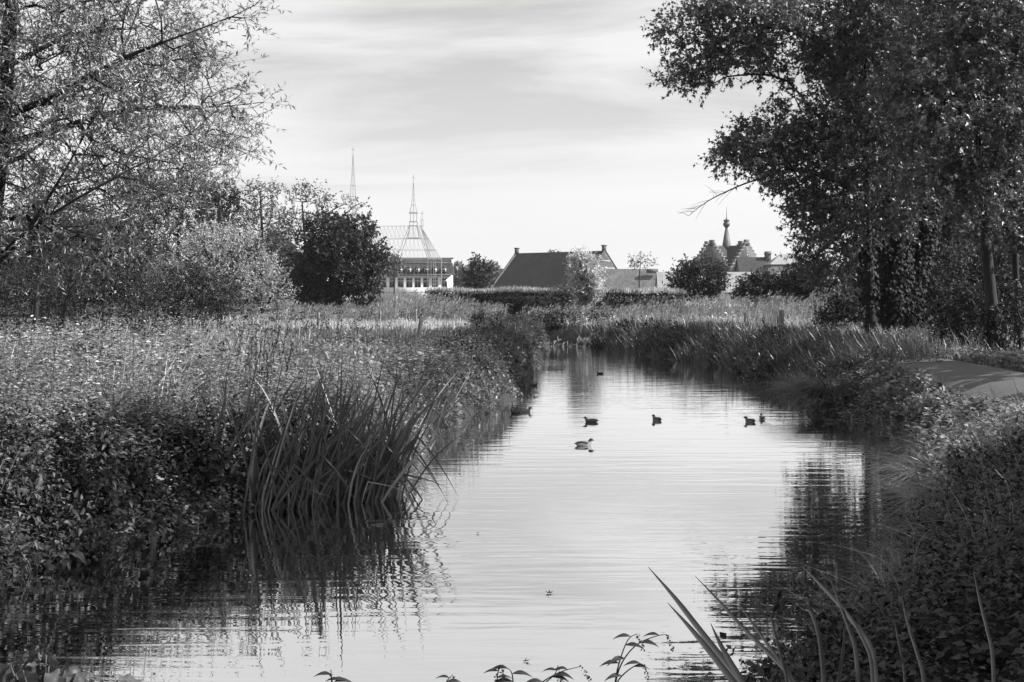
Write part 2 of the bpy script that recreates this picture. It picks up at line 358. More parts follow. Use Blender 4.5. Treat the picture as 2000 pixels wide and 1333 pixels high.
# ------------------------------------------------------------------ trees
def grow(trunk_pts, limbs, att, seg=.8, jit=.12, sag=0.0, pw=.18):
    pts = [np.asarray(p, float) for p in trunk_pts]; par = [-1] + list(range(len(pts) - 1)); nt = len(pts)
    for lb in limbs:
        lb = np.asarray(lb, float)
        j = int(np.argmin([np.linalg.norm(p - lb[0]) for p in pts[:nt]]))
        for p in lb:
            pts.append(p); par.append(j); j = len(pts) - 1
    cap = len(pts) + len(att) * 12
    arr = np.zeros((cap, 3)); arr[:len(pts)] = pts; pl = np.zeros(cap); n = len(pts)
    for k in range(1, n):
        pl[k] = 0 if k < nt else pl[par[k]] + np.linalg.norm(arr[k] - arr[par[k]])
    base = arr[:n].copy()
    order = np.argsort([np.min(np.linalg.norm(base - a, axis=1)) for a in att])
    par = par + [0] * (cap - n); start = 1
    for a in np.asarray(att)[order]:
        d = np.linalg.norm(arr[start:n] - a, axis=1); j = int(np.argmin(d + pw * pl[start:n])) + start
        L = np.linalg.norm(arr[j] - a); m = int(min(10, max(1, round(L / seg)))); p0 = arr[j].copy()
        for q in range(1, m + 1):
            t = q / m; p = p0 + (a - p0) * t
            if q < m: p = p + rng.normal(size=3) * jit * seg + np.array([0, 0, sag * L * t * (1 - t)])
            arr[n] = p; par[n] = j; pl[n] = pl[j] + np.linalg.norm(p - arr[j]); j = n; n += 1
    return arr[:n], np.array(par[:n]), nt
def lobes_pts(lobes, n, hollow=.4):
    w = np.array([np.prod(r) ** .75 for c, r in lobes]); w = w / w.sum(); out = []
    for (c, r), q in zip(lobes, w):
        k = max(2, int(round(n * q))); u = rvec(k) * (rng.random(k) ** hollow)[:, None]
        out.append(np.asarray(c) + u * np.asarray(r))
    return np.concatenate(out)
def lobe(px, py, rx, ry, D, depth=None):
    s = D / FPX; return (P(px, py, D), (rx * s, (depth if depth else (rx + ry) / 2 * s), ry * s))
def make_tree(name, label, cat, trunk, trunk_r, lobes, n_att, leaf, shape, leaf_mat, bark, limbs=(), twigs=4, per=7, tw_len=.7, rtip=.012,
              droop=.2, seg=.8, group=None, sides=5, hollow=.4, twig_r=.004, up=.15, extra_trunks=(), leafcnt=3, wide=.5, branch_max=None):
    trunk = smooth_path(trunk, 14)
    root = thing(name, label, cat, (trunk[0][0], trunk[0][1], float(terr(trunk[0][0], trunk[0][1]))), group)
    att = lobes_pts(lobes, n_att, hollow)
    limbs = [smooth_path(l, 10) for l in limbs]
    nodes, par, nt = grow(trunk, limbs, att, seg)
    n = len(nodes); cnt = np.zeros(n); ch = np.bincount(par[1:], minlength=n)
    cnt[ch == 0] = 1
    for k in range(n - 1, 0, -1): cnt[par[k]] += cnt[k]
    tr = np.linspace(1, .35, len(trunk)) * trunk_r; tr[0] *= 1.35; tr[1] *= 1.1
    A = Acc(); A.add(*tube(trunk, tr, 10, wob=.12))
    for et, er in extra_trunks:
        et = smooth_path(et, 12); A.add(*tube(et, np.linspace(er, er * .5, 12), 8, wob=.12))
    A.build('trunk', bark, root, True)
    idx = np.arange(nt, n); r = np.minimum(rtip * cnt ** .5, branch_max or trunk_r * .6)
    rp = np.where(par[idx] < nt, r[idx] * 1.15, np.minimum(r[par[idx]], r[idx] * 1.5))
    B = Acc(); V, q = segs(nodes[par[idx]], nodes[idx], rp, r[idx], sides); B.add(V, [q])
    src = idx[cnt[idx] <= leafcnt]
    ed = nrm(nodes[src] - nodes[par[src]])
    S = np.repeat(nodes[src], twigs, 0); E = np.repeat(ed, twigs, 0); k = len(S)
    td = nrm(E * .6 + rvec(k) * .75 + np.array([0, 0, up])); tl = tw_len * (.5 + rng.random(k))
    if twig_r:
        V, q = segs(S, S + td * tl[:, None], np.full(k, twig_r), np.full(k, twig_r * .4), 3); B.add(V, [q])
    B.build('branches', bark, root)['kind'] = 'stuff'
    S2 = np.repeat(S, per, 0); T2 = np.repeat(td, per, 0); L2 = np.repeat(tl, per); k2 = len(S2)
    t = .12 + .9 * rng.random(k2)
    pos = S2 + T2 * (L2 * t)[:, None]
    ax = T2 * .55 + rvec(k2) * .7 + np.array([0, 0, -droop]); no = rvec(k2) * .8 + np.array([.15, -.15, .75])
    sz = leaf * (.6 + .7 * rng.random(k2))
    V, f = leaves(pos, ax, no, sz, sz * wide, shape)
    o = part('crown', V, f, leaf_mat, root)
    return root
def gz(px, D): return float(terr((px - 1000) * D / FPX, D))
def G(px, D, dz=-.15):
    x = (px - 1000) * D / FPX; return np.array([x, D, float(terr(x, D)) + dz])

# --- the willow leaning in from the left
DW = 27.0
w_tr = [G(-85, DW), P(-80, 640, DW), P(-62, 560, DW), P(-30, 500, DW), P(-5, 380, DW), P(8, 240, DW), P(18, 80, DW), P(30, -120, DW), P(40, -260, DW)]
w_limbs = [
 [P(-45, 545, DW), P(0, 520, DW), P(60, 445, DW - .5), P(130, 332, DW - .8), P(200, 200, DW - 1), P(258, 60, DW - 1), P(300, -70, DW - 1)],
 [P(-40, 540, DW), P(20, 470, DW - 1), P(90, 425, DW - 1.5), P(190, 362, DW - 1.6), P(300, 310, DW - 1.5), P(380, 258, DW - 1.3), P(425, 215, DW - 1)],
 [P(8, 280, DW), P(90, 262, DW + .4), P(190, 226, DW + .5), P(300, 205, DW + .7), P(400, 214, DW + .8), P(515, 200, DW + 1)],
 [P(10, 230, DW), P(90, 195, DW - .4), P(145, 170, DW - .5), P(230, 112, DW - .6), P(330, 80, DW - .7), P(420, 45, DW - .7), P(500, 18, DW - .7), P(520, -10, DW - .7)],
 [P(0, 320, DW), P(80, 300, DW + 1), P(130, 200, DW + 1.2), P(148, 120, DW + 1.3), P(165, 30, DW + 1.3), P(180, -90, DW + 1.3)],
 [P(-20, 470, DW), P(60, 430, DW + 1.5), P(180, 400, DW + 2), P(290, 372, DW + 2), P(400, 330, DW + 2), P(480, 300, DW + 2)],
 [P(15, 130, DW), P(90, 90, DW + .5), P(150, 62, DW + .6), P(265, 55, DW + .6)],
]
w_lobes = [lobe(60, 60, 190, 150, DW, 2.2), lobe(240, 60, 150, 120, DW, 1.8), lobe(90, 260, 190, 150, DW, 2.2), lobe(270, 230, 160, 120, DW, 1.8),
           lobe(410, 220, 105, 75, DW + .5, 1.0), lobe(360, 120, 90, 60, DW, 1.0), lobe(120, 420, 190, 90, DW, 1.8), lobe(290, 360, 120, 70, DW, 1.4), lobe(420, 285, 80, 45, DW + 1, .9),
           lobe(60, 500, 150, 50, DW, 1.6), lobe(220, 455, 110, 40, DW, 1.2), lobe(455, 30, 40, 25, DW - .7, .5), lobe(-100, 150, 150, 300, DW, 2.5), lobe(120, -120, 240, 120, DW, 2.2)]
make_tree('willow_tree', 'narrow leaved willow leaning out over the weedy bank', 'tree', w_tr, .24, w_lobes, 1500, .12, 'diamond', M['willow'], M['darkbark'],
          limbs=w_limbs, sides=4, twigs=4, per=11, tw_len=.6, rtip=.0075, droop=.05, seg=.4, twig_r=.0035, wide=.24, leafcnt=2, up=.2)

# --- oaks of the grove on the right
def oak(label, tr, r, lobes, n, limbs=(), shape='lobed', mat='oak', leaf=.215, **kw):
    kw.setdefault('sides', 4)
    return make_tree('oak_tree', label, 'tree', tr, r, lobes, n, leaf, shape, M[mat], M['darkbark'], limbs=limbs, twig_r=.004 if n > 800 else 0, group='oaks of the grove', **kw)
D1 = 66.0
oak('large oak with forked ivy covered trunk reaching its boughs over the stream',
    [G(1735, D1), P(1738, 560, D1), P(1745, 450, D1), P(1748, 330, D1), P(1750, 200, D1), P(1755, 50, D1), P(1760, -120, D1)], .62,
    [lobe(1345, 75, 62, 80, 60, 2), lobe(1440, 55, 90, 85, 60, 2.5), lobe(1560, 90, 110, 90, 61, 3), lobe(1690, 100, 130, 110, 62, 3.5), lobe(1600, 240, 95, 70, 61, 2.5),
     lobe(1490, 290, 70, 45, 61, 1.8), lobe(1425, 305, 38, 40, 61, 1.2), lobe(1560, 340, 80, 45, 62, 2), lobe(1630, 440, 85, 70, 63, 2.5), lobe(1700, 330, 100, 100, 62, 3), lobe(1600, 520, 45, 35, 64, 1.5), lobe(1580, 420, 40, 40, 63, 1.5),
     lobe(1500, -80, 200, 90, 61, 4), lobe(1720, -60, 160, 120, 62, 4), lobe(1480, 25, 120, 40, 58, 2), lobe(1500, 285, 90, 55, 60, 2.2), lobe(1560, 300, 90, 70, 61, 2.5), lobe(1470, 310, 60, 40, 60, 1.6), lobe(1620, 400, 80, 70, 62, 2.5), lobe(1610, 500, 55, 50, 63, 2), lobe(1400, 120, 70, 55, 60, 2), lobe(1330, 150, 35, 35, 60, 1.2)], 1750,
    limbs=[[P(1750, 240, D1), P(1700, 120, 64), P(1600, 65, 62), P(1500, 45, 61), P(1430, 60, 60), P(1370, 110, 60)],
           [P(1748, 330, D1), P(1680, 270, 64), P(1580, 230, 62), P(1560, 165, 61), P(1500, 140, 60), P(1420, 150, 60)],
           [P(1745, 420, D1), P(1650, 360, 63), P(1560, 320, 61), P(1500, 345, 61), P(1475, 352, 61)],
           [P(1742, 500, D1), P(1700, 460, 64), P(1640, 430, 63), P(1580, 440, 63)]],
    twigs=5, per=10, tw_len=.8, rtip=.013, seg=.9, wide=.62, sides=4, extra_trunks=[([G(1755, D1 + 1), P(1775, 580, D1 + 1), P(1800, 470, D1 + 1), P(1815, 380, D1 + 1), P(1840, 240, D1 + 1)], .5)])
oak('slender oak standing close beside the forked ivy covered trunk', [G(1705, 62), P(1699, 600, 62), P(1701, 560, 62), P(1693, 480, 62), P(1696, 400, 62), P(1690, 320, 62), P(1693, 200, 62), P(1688, 60, 62)], .25,
    [lobe(1650, 300, 70, 80, 60, 2), lobe(1710, 220, 80, 90, 60, 2), lobe(1740, 420, 60, 50, 60, 1.8), lobe(1700, 60, 90, 90, 60, 2.2)], 300, twigs=5, per=10, tw_len=.7, rtip=.016, seg=.9, wide=.62)
D2 = 54.0
oak('straight trunked oak beside the gravel path', [G(1945, D2), P(1938, 600, D2), P(1928, 500, D2), P(1918, 400, D2), P(1912, 280, D2), P(1908, 120, D2), P(1905, -60, D2)], .25,
    [lobe(1860, 250, 120, 100, 52, 3), lobe(1960, 210, 110, 110, 52, 3), lobe(1840, 360, 90, 55, 51, 2), lobe(1950, 350, 90, 60, 51, 2.2), lobe(1880, 100, 140, 100, 53, 3.2),
     lobe(1970, 40, 120, 120, 53, 3), lobe(1800, 180, 80, 60, 52, 2), lobe(1930, 420, 60, 35, 50, 1.5), lobe(1860, -70, 180, 100, 53, 3.5)], 900, twigs=5, per=10, tw_len=.7, rtip=.016, seg=.8, wide=.62)
oak('oak at the edge of the dark thicket, thin bare lower trunk', [G(1990, 58), P(1985, 560, 58), P(1980, 400, 58), P(1985, 250, 58), P(1990, 60, 58)], .16,
    [lobe(2060, 280, 110, 150, 56, 3), lobe(2080, 60, 140, 150, 56, 3.5), lobe(1985, 120, 80, 100, 56, 2), lobe(2010, 440, 70, 60, 56, 2)], 420, shape='diamond', twigs=5, per=10, tw_len=.7, rtip=.016, seg=.9, wide=.7)
oak('tall oak filling the back of the grove', [G(1850, 82), P(1850, 500, 82), P(1850, 300, 82), P(1850, 80, 82), P(1850, -100, 82)], .4,
    [lobe(1760, 230, 120, 150, 80, 4), lobe(1880, 230, 140, 160, 80, 4), lobe(1990, 250, 120, 160, 80, 4), lobe(1830, 60, 200, 150, 80, 4.5), lobe(1980, 420, 110, 90, 80, 3), lobe(1860, 430, 90, 70, 80, 3), lobe(1680, 120, 90, 110, 80, 3)],
    700, shape='diamond', leaf=.36, twigs=5, per=10, tw_len=1.0, rtip=.02, seg=1.2, wide=.7)
def side_oak(label, x, y, top):
    oak(label, [(x, y, 1.2), (x + .1, y, 5), (x - .1, y, 9), (x, y, top - 3)], .35, [((x - .3, y, top - 7), (4.6, 4.8, 4.0)), ((x, y, top - 3.6), (4.0, 4.4, 3.4)), ((x, y + .4, top - 11), (3.6, 4, 2.4))], 220, shape='diamond', leaf=.46, twigs=4, per=8, tw_len=1.0, rtip=.02, seg=1.2, wide=.75)
side_oak('oak beside the path just behind the viewer on the right', 14.2, 11.5, 16.8)
side_oak('oak beside the path on the near right, just out of view', 14.8, 19.5, 17.2)
side_oak('oak on the far side of the path shading the gravel, just out of view', 22.5, 40, 17)
# ivy on the forked trunk
def ivy(trunk_pts, r, n, parent):
    c = smooth_path(trunk_pts, 40); t = rng.integers(0, 39, n); a = rng.random(n) * 2 * np.pi
    out = np.stack([np.cos(a), np.sin(a), np.zeros(n)], 1)
    p = c[t] + (c[np.minimum(t + 1, 39)] - c[t]) * rng.random((n, 1)) + out * (r * (1.0 + .45 * rng.random(n)))[:, None]
    V, f = leaves(p, np.stack([out[:, 0] * .4, out[:, 1] * .4, -np.ones(n)], 1) + rvec(n) * .5, out + rvec(n) * .4, .17, .16, 'diamond')
    part('ivy', V, f, M['ivy'], parent)
big = bpy.data.objects['oak_tree']
A = Acc(); bc = smooth_path([P(1500, 345, 61), P(1455, 358, 61), (P(1420, 374, 61)), P(1390, 388, 61), P(1365, 405, 61), P(1345, 422, 61)], 20); A.add(*tube(bc, np.linspace(.045, .008, 20), 5))
for k in range(4, 20):
    d = np.array([-.8 + .5 * rng.normal(), .4 * rng.normal(), .55 * rng.normal()]); c = np.array([bc[k] + d * t * .6 + np.array([0, 0, -.15 * t * t]) for t in np.linspace(0, 1, 6)]); A.add(*tube(c, np.linspace(.012, .004, 6), 3))
A.build('bare_bough', M['darkbark'], big)
ivy([G(1735, D1), P(1738, 560, D1), P(1745, 450, D1), P(1748, 330, D1)], .72, 3800, big)
slim = bpy.data.objects['oak_tree.001']; ivy([G(1705, 62), P(1699, 600, 62), P(1701, 560, 62), P(1693, 480, 62)], .27, 520, slim)
str_oak = bpy.data.objects['oak_tree.002']; ivy([G(1945, D2), P(1941, 640, D2), P(1938, 600, D2)], .27, 260, str_oak)
ivy([G(1755, D1 + 1), P(1775, 580, D1 + 1), P(1800, 470, D1 + 1), P(1815, 380, D1 + 1)], .58, 3000, big)

# bushes -----------------------------------------------------------
def bush(label, px, top, rx, bottom, D, mat, leaf, n=260, per=8, name='bush', lobes=None, tw=.5, twigs=4, up=.3, stem=.06, wide=.5, droop=.1, group=None, shape='diamond', cat='bush', rtip=.01):
    s = D / FPX; b = G(px, D)
    cz = (top + bottom) / 2
    if lobes is None:
        ry = (bottom - top) / 2
        lobes = [lobe(px, cz, rx, ry, D), lobe(px - rx * .45, cz + ry * .25, rx * .55, ry * .65, D), lobe(px + rx * .45, cz + ry * .25, rx * .55, ry * .65, D), lobe(px + rx * .1, cz - ry * .3, rx * .55, ry * .6, D)]
    return make_tree(name, label, cat, [b, b + np.array([.05, 0, .4]), P(px, (top + 2 * bottom) / 3, D), P(px + rx * .1, cz, D)], stem, lobes, n, leaf, shape, mat, M['darkbark'],
                     twigs=twigs, per=per, tw_len=tw, rtip=rtip, droop=droop, seg=.6 * max(1, D / 90), up=up, hollow=.33, twig_r=0, sides=3, wide=wide, group=group)
# thicket behind the path on the right
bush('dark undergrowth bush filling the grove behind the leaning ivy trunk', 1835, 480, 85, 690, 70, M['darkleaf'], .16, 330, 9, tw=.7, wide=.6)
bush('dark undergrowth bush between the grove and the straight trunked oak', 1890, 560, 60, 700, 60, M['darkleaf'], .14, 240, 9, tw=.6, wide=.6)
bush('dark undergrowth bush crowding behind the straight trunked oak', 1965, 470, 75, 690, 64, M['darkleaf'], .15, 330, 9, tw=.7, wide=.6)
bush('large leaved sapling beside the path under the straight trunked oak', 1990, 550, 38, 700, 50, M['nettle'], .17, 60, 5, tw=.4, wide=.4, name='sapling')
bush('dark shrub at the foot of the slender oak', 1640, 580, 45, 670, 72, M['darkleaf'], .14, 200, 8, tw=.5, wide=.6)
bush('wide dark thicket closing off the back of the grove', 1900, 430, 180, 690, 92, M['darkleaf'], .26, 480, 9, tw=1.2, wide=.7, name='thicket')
# middle distance, right
bush('round dark bush in front of the stepped gable church', 1365, 508, 56, 588, 165, M['darkleaf'], .30, 330, 8, tw=1.0, wide=.6)
bush('low dark bush in front of the pale low roof', 1487, 538, 50, 592, 150, M['darkleaf'], .28, 260, 8, tw=.9, wide=.6)
bush('broad dark bush between the low bush and the oak grove', 1590, 520, 68, 596, 140, M['darkleaf'], .27, 380, 8, tw=.9, wide=.6)
bush('feathery pale willow bush rising through the long hedge', 1143, 502, 27, 592, 143, M['feather'], .30, 620, 10, tw=.9, wide=.3, up=.8,
     lobes=[lobe(1142, 540, 24, 36, 143), lobe(1134, 522, 17, 20, 143), lobe(1152, 550, 20, 32, 143), lobe(1145, 575, 26, 20, 143)])
bush('small grey bush at the hedge end beside the feathery willow bush', 1098, 566, 24, 592, 141, M['midleaf'], .22, 120, 8, tw=.7, wide=.4, up=.6)
# middle distance, left
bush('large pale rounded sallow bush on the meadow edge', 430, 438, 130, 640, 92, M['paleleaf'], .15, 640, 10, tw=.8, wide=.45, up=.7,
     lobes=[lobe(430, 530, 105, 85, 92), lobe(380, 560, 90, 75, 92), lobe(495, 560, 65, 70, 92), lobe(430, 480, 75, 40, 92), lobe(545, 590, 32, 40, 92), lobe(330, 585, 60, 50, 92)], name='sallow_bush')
bush('dark bush standing in for the shaded lower part of the sallow', 375, 520, 85, 640, 84, M['darkleaf'], .15, 300, 9, tw=.7, wide=.55)  # dark leaves paint in the shaded lower side of the sallow
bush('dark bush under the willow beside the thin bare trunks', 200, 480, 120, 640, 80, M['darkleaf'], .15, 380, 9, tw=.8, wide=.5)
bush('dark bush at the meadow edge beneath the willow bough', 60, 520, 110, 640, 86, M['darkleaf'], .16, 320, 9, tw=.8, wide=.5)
def field_tree(label, px, base_y, tr, r, lobes, D, n, mat, leaf=.3, limbs=(), per=8, tw=1.0, twigs=4, name='field_tree', **kw):
    return make_tree(name, label, 'tree', [G(px, D)] + [P(a, b, D) for a, b in tr], r, [lobe(*l, D) for l in lobes], n, leaf, 'diamond', M[mat], M['darkbark'],
                     limbs=[[P(a, b, D) for a, b in l] for l in limbs], twigs=twigs, per=per, tw_len=tw, rtip=.025, seg=1.3, wide=.6, twig_r=.012 if D < 70 else 0, **{'sides': 4, **kw})
field_tree('dark tree showing behind the willow branches', 350, 630, [(350, 560), (350, 470), (355, 400), (355, 345)], .3,
           [(345, 370, 60, 45), (300, 430, 60, 50), (380, 420, 45, 50), (330, 500, 70, 50), (270, 360, 40, 40), (240, 480, 50, 60)], 100, 420, 'darkleaf', .2)
field_tree('round dense dark tree on the meadow by the white house', 660, 590, [(660, 560), (660, 500), (660, 440)], .35,
           [(655, 500, 80, 70), (620, 520, 50, 50), (705, 520, 45, 55), (690, 450, 40, 30), (640, 445, 45, 30), (718, 445, 12, 22), (735, 515, 18, 40), (600, 550, 36, 25), (700, 560, 42, 18), (650, 568, 70, 22), (610, 575, 40, 16), (700, 575, 45, 16), (660, 500, 60, 55)], 165, 800, 'darkleaf', .37, twigs=5, per=9, sides=4)
field_tree('open crowned tree with sky showing through, next to the round dark tree', 600, 590, [(598, 520), (596, 470), (592, 425), (590, 395)], .25,
           [(590, 380, 30, 22), (615, 385, 25, 20), (640, 400, 28, 16), (670, 395, 16, 10), (580, 430, 38, 26), (630, 430, 30, 18), (560, 460, 35, 25), (695, 398, 14, 7), (690, 410, 14, 6)], 185, 230, 'midleaf', .3,
           limbs=[[(597, 480), (620, 440), (640, 415), (672, 400)], [(597, 470), (575, 420), (565, 380)], [(640, 440), (680, 415), (695, 398), (712, 402)]], twigs=2, per=6)
field_tree('broad tree with lobed crown behind the sallow bush', 512, 590, [(512, 520), (512, 460), (510, 410), (508, 375)], .28,
           [(500, 372, 26, 20), (530, 372, 26, 20), (515, 405, 46, 28), (490, 440, 40, 35), (550, 440, 35, 35), (520, 480, 50, 30)], 190, 300, 'midleaf', .3, twigs=3, per=6)
field_tree('dark dense tree at the edge of the willow branches', 425, 590, [(425, 520), (425, 450), (428, 400), (430, 375)], .3,
           [(435, 380, 32, 22), (410, 400, 36, 36), (445, 410, 26, 30), (430, 440, 46, 30), (400, 470, 50, 30)], 180, 360, 'darkleaf', .3)
field_tree('thin bare trunked tree under the willow', 68, 640, [(70, 600), (72, 560), (78, 500), (90, 440)], .13, [(80, 430, 70, 45), (40, 480, 50, 35), (130, 470, 50, 35)], 62, 170, 'midleaf', .13, tw=.6, name='thin_tree')
field_tree('leaning double stemmed tree under the willow', 105, 640, [(125, 600), (140, 560), (175, 520), (215, 500)], .09, [(220, 480, 60, 35), (150, 470, 50, 30)], 64, 140, 'midleaf', .13, tw=.6, name='thin_tree',
           extra_trunks=[([G(120, 64), P(128, 590, 64), P(138, 540, 64), P(145, 500, 64)], .08)])
# ------------------------------------------------------------------ far trees
field_tree('dark conifer like tree left of the barn', 934, 570, [(934, 545), (933, 520)], .3, [(933, 520, 9, 14), (925, 540, 13, 14), (942, 540, 13, 16), (934, 555, 22, 12), (950, 525, 4, 8), (922, 515, 4, 6)], 300, 150, 'darkleaf', .5, tw=1.6)
field_tree('thin crowned tree behind the mossy roof', 1250, 580, [(1248, 545), (1250, 525), (1251, 512)], .22, [(1250, 510, 20, 10), (1265, 516, 15, 9), (1237, 515, 12, 9)], 370, 60, 'midleaf', .5, tw=1.6, twigs=2, per=4)
field_tree('spindly conifer tip behind the barn ridge', 1082, 580, [(1082, 520), (1082, 500), (1082, 490)], .2, [(1082, 496, 8, 5), (1080, 505, 11, 5)], 450, 40, 'darkleaf', .6, tw=1.5, twigs=2, per=4)
field_tree('small scraggy tree beside the white house', 770, 580, [(770, 535), (770, 515), (771, 505)], .2, [(770, 505, 12, 9), (778, 512, 12, 8), (760, 515, 12, 9), (768, 530, 14, 12)], 345, 90, 'midleaf', .5, tw=1.3, twigs=3, per=5)
def wood(x0, x1, top, D, n, mat, size, label):
    px = x0 + (x1 - x0) * rng.random(n); h = top + 6 * np.sin(px * .09) + 4 * np.sin(px * .23 + 1)
    h = 590 - (590 - h) * np.clip(np.minimum(px - x0, x1 - px) / (.28 * (x1 - x0)), 0.02, 1) ** .6; py = h + (590 - h) * rng.random(n) ** 1.6; d = D + 25 * rng.random(n)
    s = d / FPX; p = np.stack([(px - 1000) * s, d, EYE - (py - HOR) * s], 1)
    V, f = leaves(p, rvec(n) + [0, -.2, -.2], rvec(n) + [.2, -.5, .8], size * (.6 + rng.random(n)), size * (.5 + .5 * rng.random(n)))
    o = part('far_wood', V, f, M[mat], None); tag(o, label, 'wood', kind='stuff')
wood(850, 1010, 522, 560, 3000, 'midleaf', 2.0, 'far off wood showing between the white house and the barn')
wood(330, 640, 470, 230, 7000, 'darkleaf', 1.1, 'dark far wood behind the sallow bush and field trees')
wood(-120, 400, 440, 150, 9000, 'darkleaf', .8, 'dark far wood behind the willow')
wood(1500, 1760, 535, 330, 2500, 'darkleaf', 1.4, 'far wood behind the broad dark bush by the grove')
wood(1640, 2140, 330, 130, 9500, 'darkleaf', .9, 'dark wood continuing behind the oak grove')
# ------------------------------------------------------------------ hedges
def hedge(label, a, b, D0, D1, ztop, n):
    p0, p1 = P(a, 583, D0), P(b, 583, D1); L = np.linalg.norm(p1 - p0); d = (p1 - p0) / L; nv = np.array([-d[1], d[0], 0])
    root = thing('hedge', label, 'hedge', (p0[0], p0[1], 1.4))
    A = Acc(); c = (p0 + p1) / 2; c[2] = (1.3 + ztop - .4) / 2; A.box(c, d * L / 2, nv * .5, np.array([0, 0, (ztop - .4 - 1.3) / 2])); A.build('stems', M['darkbark'], root)
    t = rng.random(n) * L; v = (rng.random(n) - .5) * 1.7; z = 1.4 + (ztop - 1.4) * rng.random(n)
    p = p0 + d * t[:, None] + nv * v[:, None]; p[:, 2] = z + .15 * np.sin(t * 1.3)
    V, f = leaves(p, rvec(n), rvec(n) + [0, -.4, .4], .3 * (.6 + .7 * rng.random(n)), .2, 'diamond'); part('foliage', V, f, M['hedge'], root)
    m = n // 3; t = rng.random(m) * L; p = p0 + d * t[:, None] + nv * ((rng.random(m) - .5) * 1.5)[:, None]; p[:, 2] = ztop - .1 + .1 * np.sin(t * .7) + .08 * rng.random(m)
    V, q = blades(p, rvec(m) * .4 + [0, 0, 1], .35 + .35 * rng.random(m), .09, rvec(m) * .2, k=2); part('top_shoots', V, q, M['hedge_lit_top'], root)
hedge('long clipped hedge below the barn roof', 838, 1125, 158, 148, 4.05, 9000)
hedge('clipped hedge between the feathery willow bush and the round dark bush', 1168, 1330, 146, 158, 4.0, 6000)

# ------------------------------------------------------------------ buildings
def ex(o): return ORG[o.name]
def bp(px, D, z): return np.array([(px - 1000) * D / FPX, D, z])
def zy(py, D): return EYE - (py - HOR) * D / FPX
# white house ------------------------------------------------------
DH = 400.0; s = DH / FPX
x0, x1 = -44.0, (881.5 - 1000) * s; ze, zb, zr = zy(536, DH), zy(514, DH) , zy(506, DH)
wh = thing('white_house', 'long white house with dormered mansard roof behind the steel frame church', 'house', ((x0 + x1) / 2, DH, 1.3))
A = Acc(); dp = 11.0
A.box(((x0 + x1) / 2, DH + dp / 2, (1.2 + ze) / 2), ((x1 - x0) / 2, 0, 0), (0, dp / 2, 0), (0, 0, (ze - 1.2) / 2))
A.build('wall', M['white'], wh)
def prism(name, prof, xa, xb, mat, parent, th=.0):
    """profile (y,z) extruded along x"""
    k = len(prof); V = [(xa, y, z) for y, z in prof] + [(xb, y, z) for y, z in prof]
    Fq = [(i, (i + 1) % k, (i + 1) % k + k, i + k) for i in range(k)] + [tuple(range(k))[::-1], tuple(range(k, 2 * k))]
    return pf(name, V, Fq, mat, parent)
rf = prism('roof', [(DH - .5, ze + .003), (DH + 1.9, zb), (DH + dp / 2, zr + .5), (DH + dp - 1.9, zb), (DH + dp + .5, ze + .003)], x0 - .3, x1 + .35, M['slate'], wh)
A = Acc(); A.box(((x0 + x1) / 2, DH + 1.85, zb + .02), ((x1 - x0) / 2 + .3, 0, 0), (0, .12, 0), (0, 0, .10)); A.build('roof_moulding', M['lead'], rf)
A = Acc(); A.box(((x0 + x1) / 2, DH - .33, ze - .12), ((x1 - x0) / 2 + .25, 0, 0), (0, .3, 0), (0, 0, .12)); A.build('gutter', M['lead'], rf)
A = Acc(); A.box((x1 + .15, DH + 3.2, zb + .1), (.3, 0, 0), (0, 1.4, 0), (0, 0, .9)); A.build('gable_parapet', M['white'], rf)
for px in (700, 717, 733, 749, 766, 782.5, 799.5, 816, 832.6, 849.5, 868):
    cx = (px - 1000) * s; zc_ = zy(552, DH)
    A = Acc(); A.box((cx, DH - .015, zc_), (.88, 0, 0), (0, .05, 0), (0, 0, 1.42)); w = A.build('window', M['stone'], wh)
    for sx in (-1, 1):
        A = Acc(); A.box((cx + sx * .39, DH - .08, zc_ - .1), (.33, 0, 0), (0, .03, 0), (0, 0, 1.2)); A.build('pane', M['glass'], w)
    A = Acc(); A.box((cx, DH - .12, zc_ + .45), (.72, 0, 0), (0, .03, 0), (0, 0, .05)); A.build('transom', M['frame'], w)
for px in (717, 749, 766, 782.5, 799.5, 816, 832.6, 849.5, 868):
    cx = (px - 1000) * s; zc_ = zy(529, DH)
    A = Acc(); A.box((cx, DH + .3, zc_ + .15), (.62, 0, 0), (0, .95, 0), (0, 0, .68))
    A.add([(cx - .75, DH - .75, zc_ + .83), (cx + .75, DH - .75, zc_ + .83), (cx, DH - .75, zc_ + 1.3), (cx - .75, DH + 1.4, zc_ + .83), (cx + .75, DH + 1.4, zc_ + .83), (cx, DH + 1.4, zc_ + 1.3)],
          [np.array([(0, 1, 2), (3, 5, 4)]), np.array([(0, 3, 4, 1), (1, 4, 5, 2), (2, 5, 3, 0)])])
    w = A.build('dormer', M['midtile'], wh)
    A = Acc(); A.box((cx, DH - .67, zc_ + .12), (.46, 0, 0), (0, .02, 0), (0, 0, .5)); A.build('dormer_frame', M['frame'], w)
    A = Acc(); A.box((cx, DH - .71, zc_ + .1), (.34, 0, 0), (0, .02, 0), (0, 0, .38)); A.build('pane', M['glass'], w)
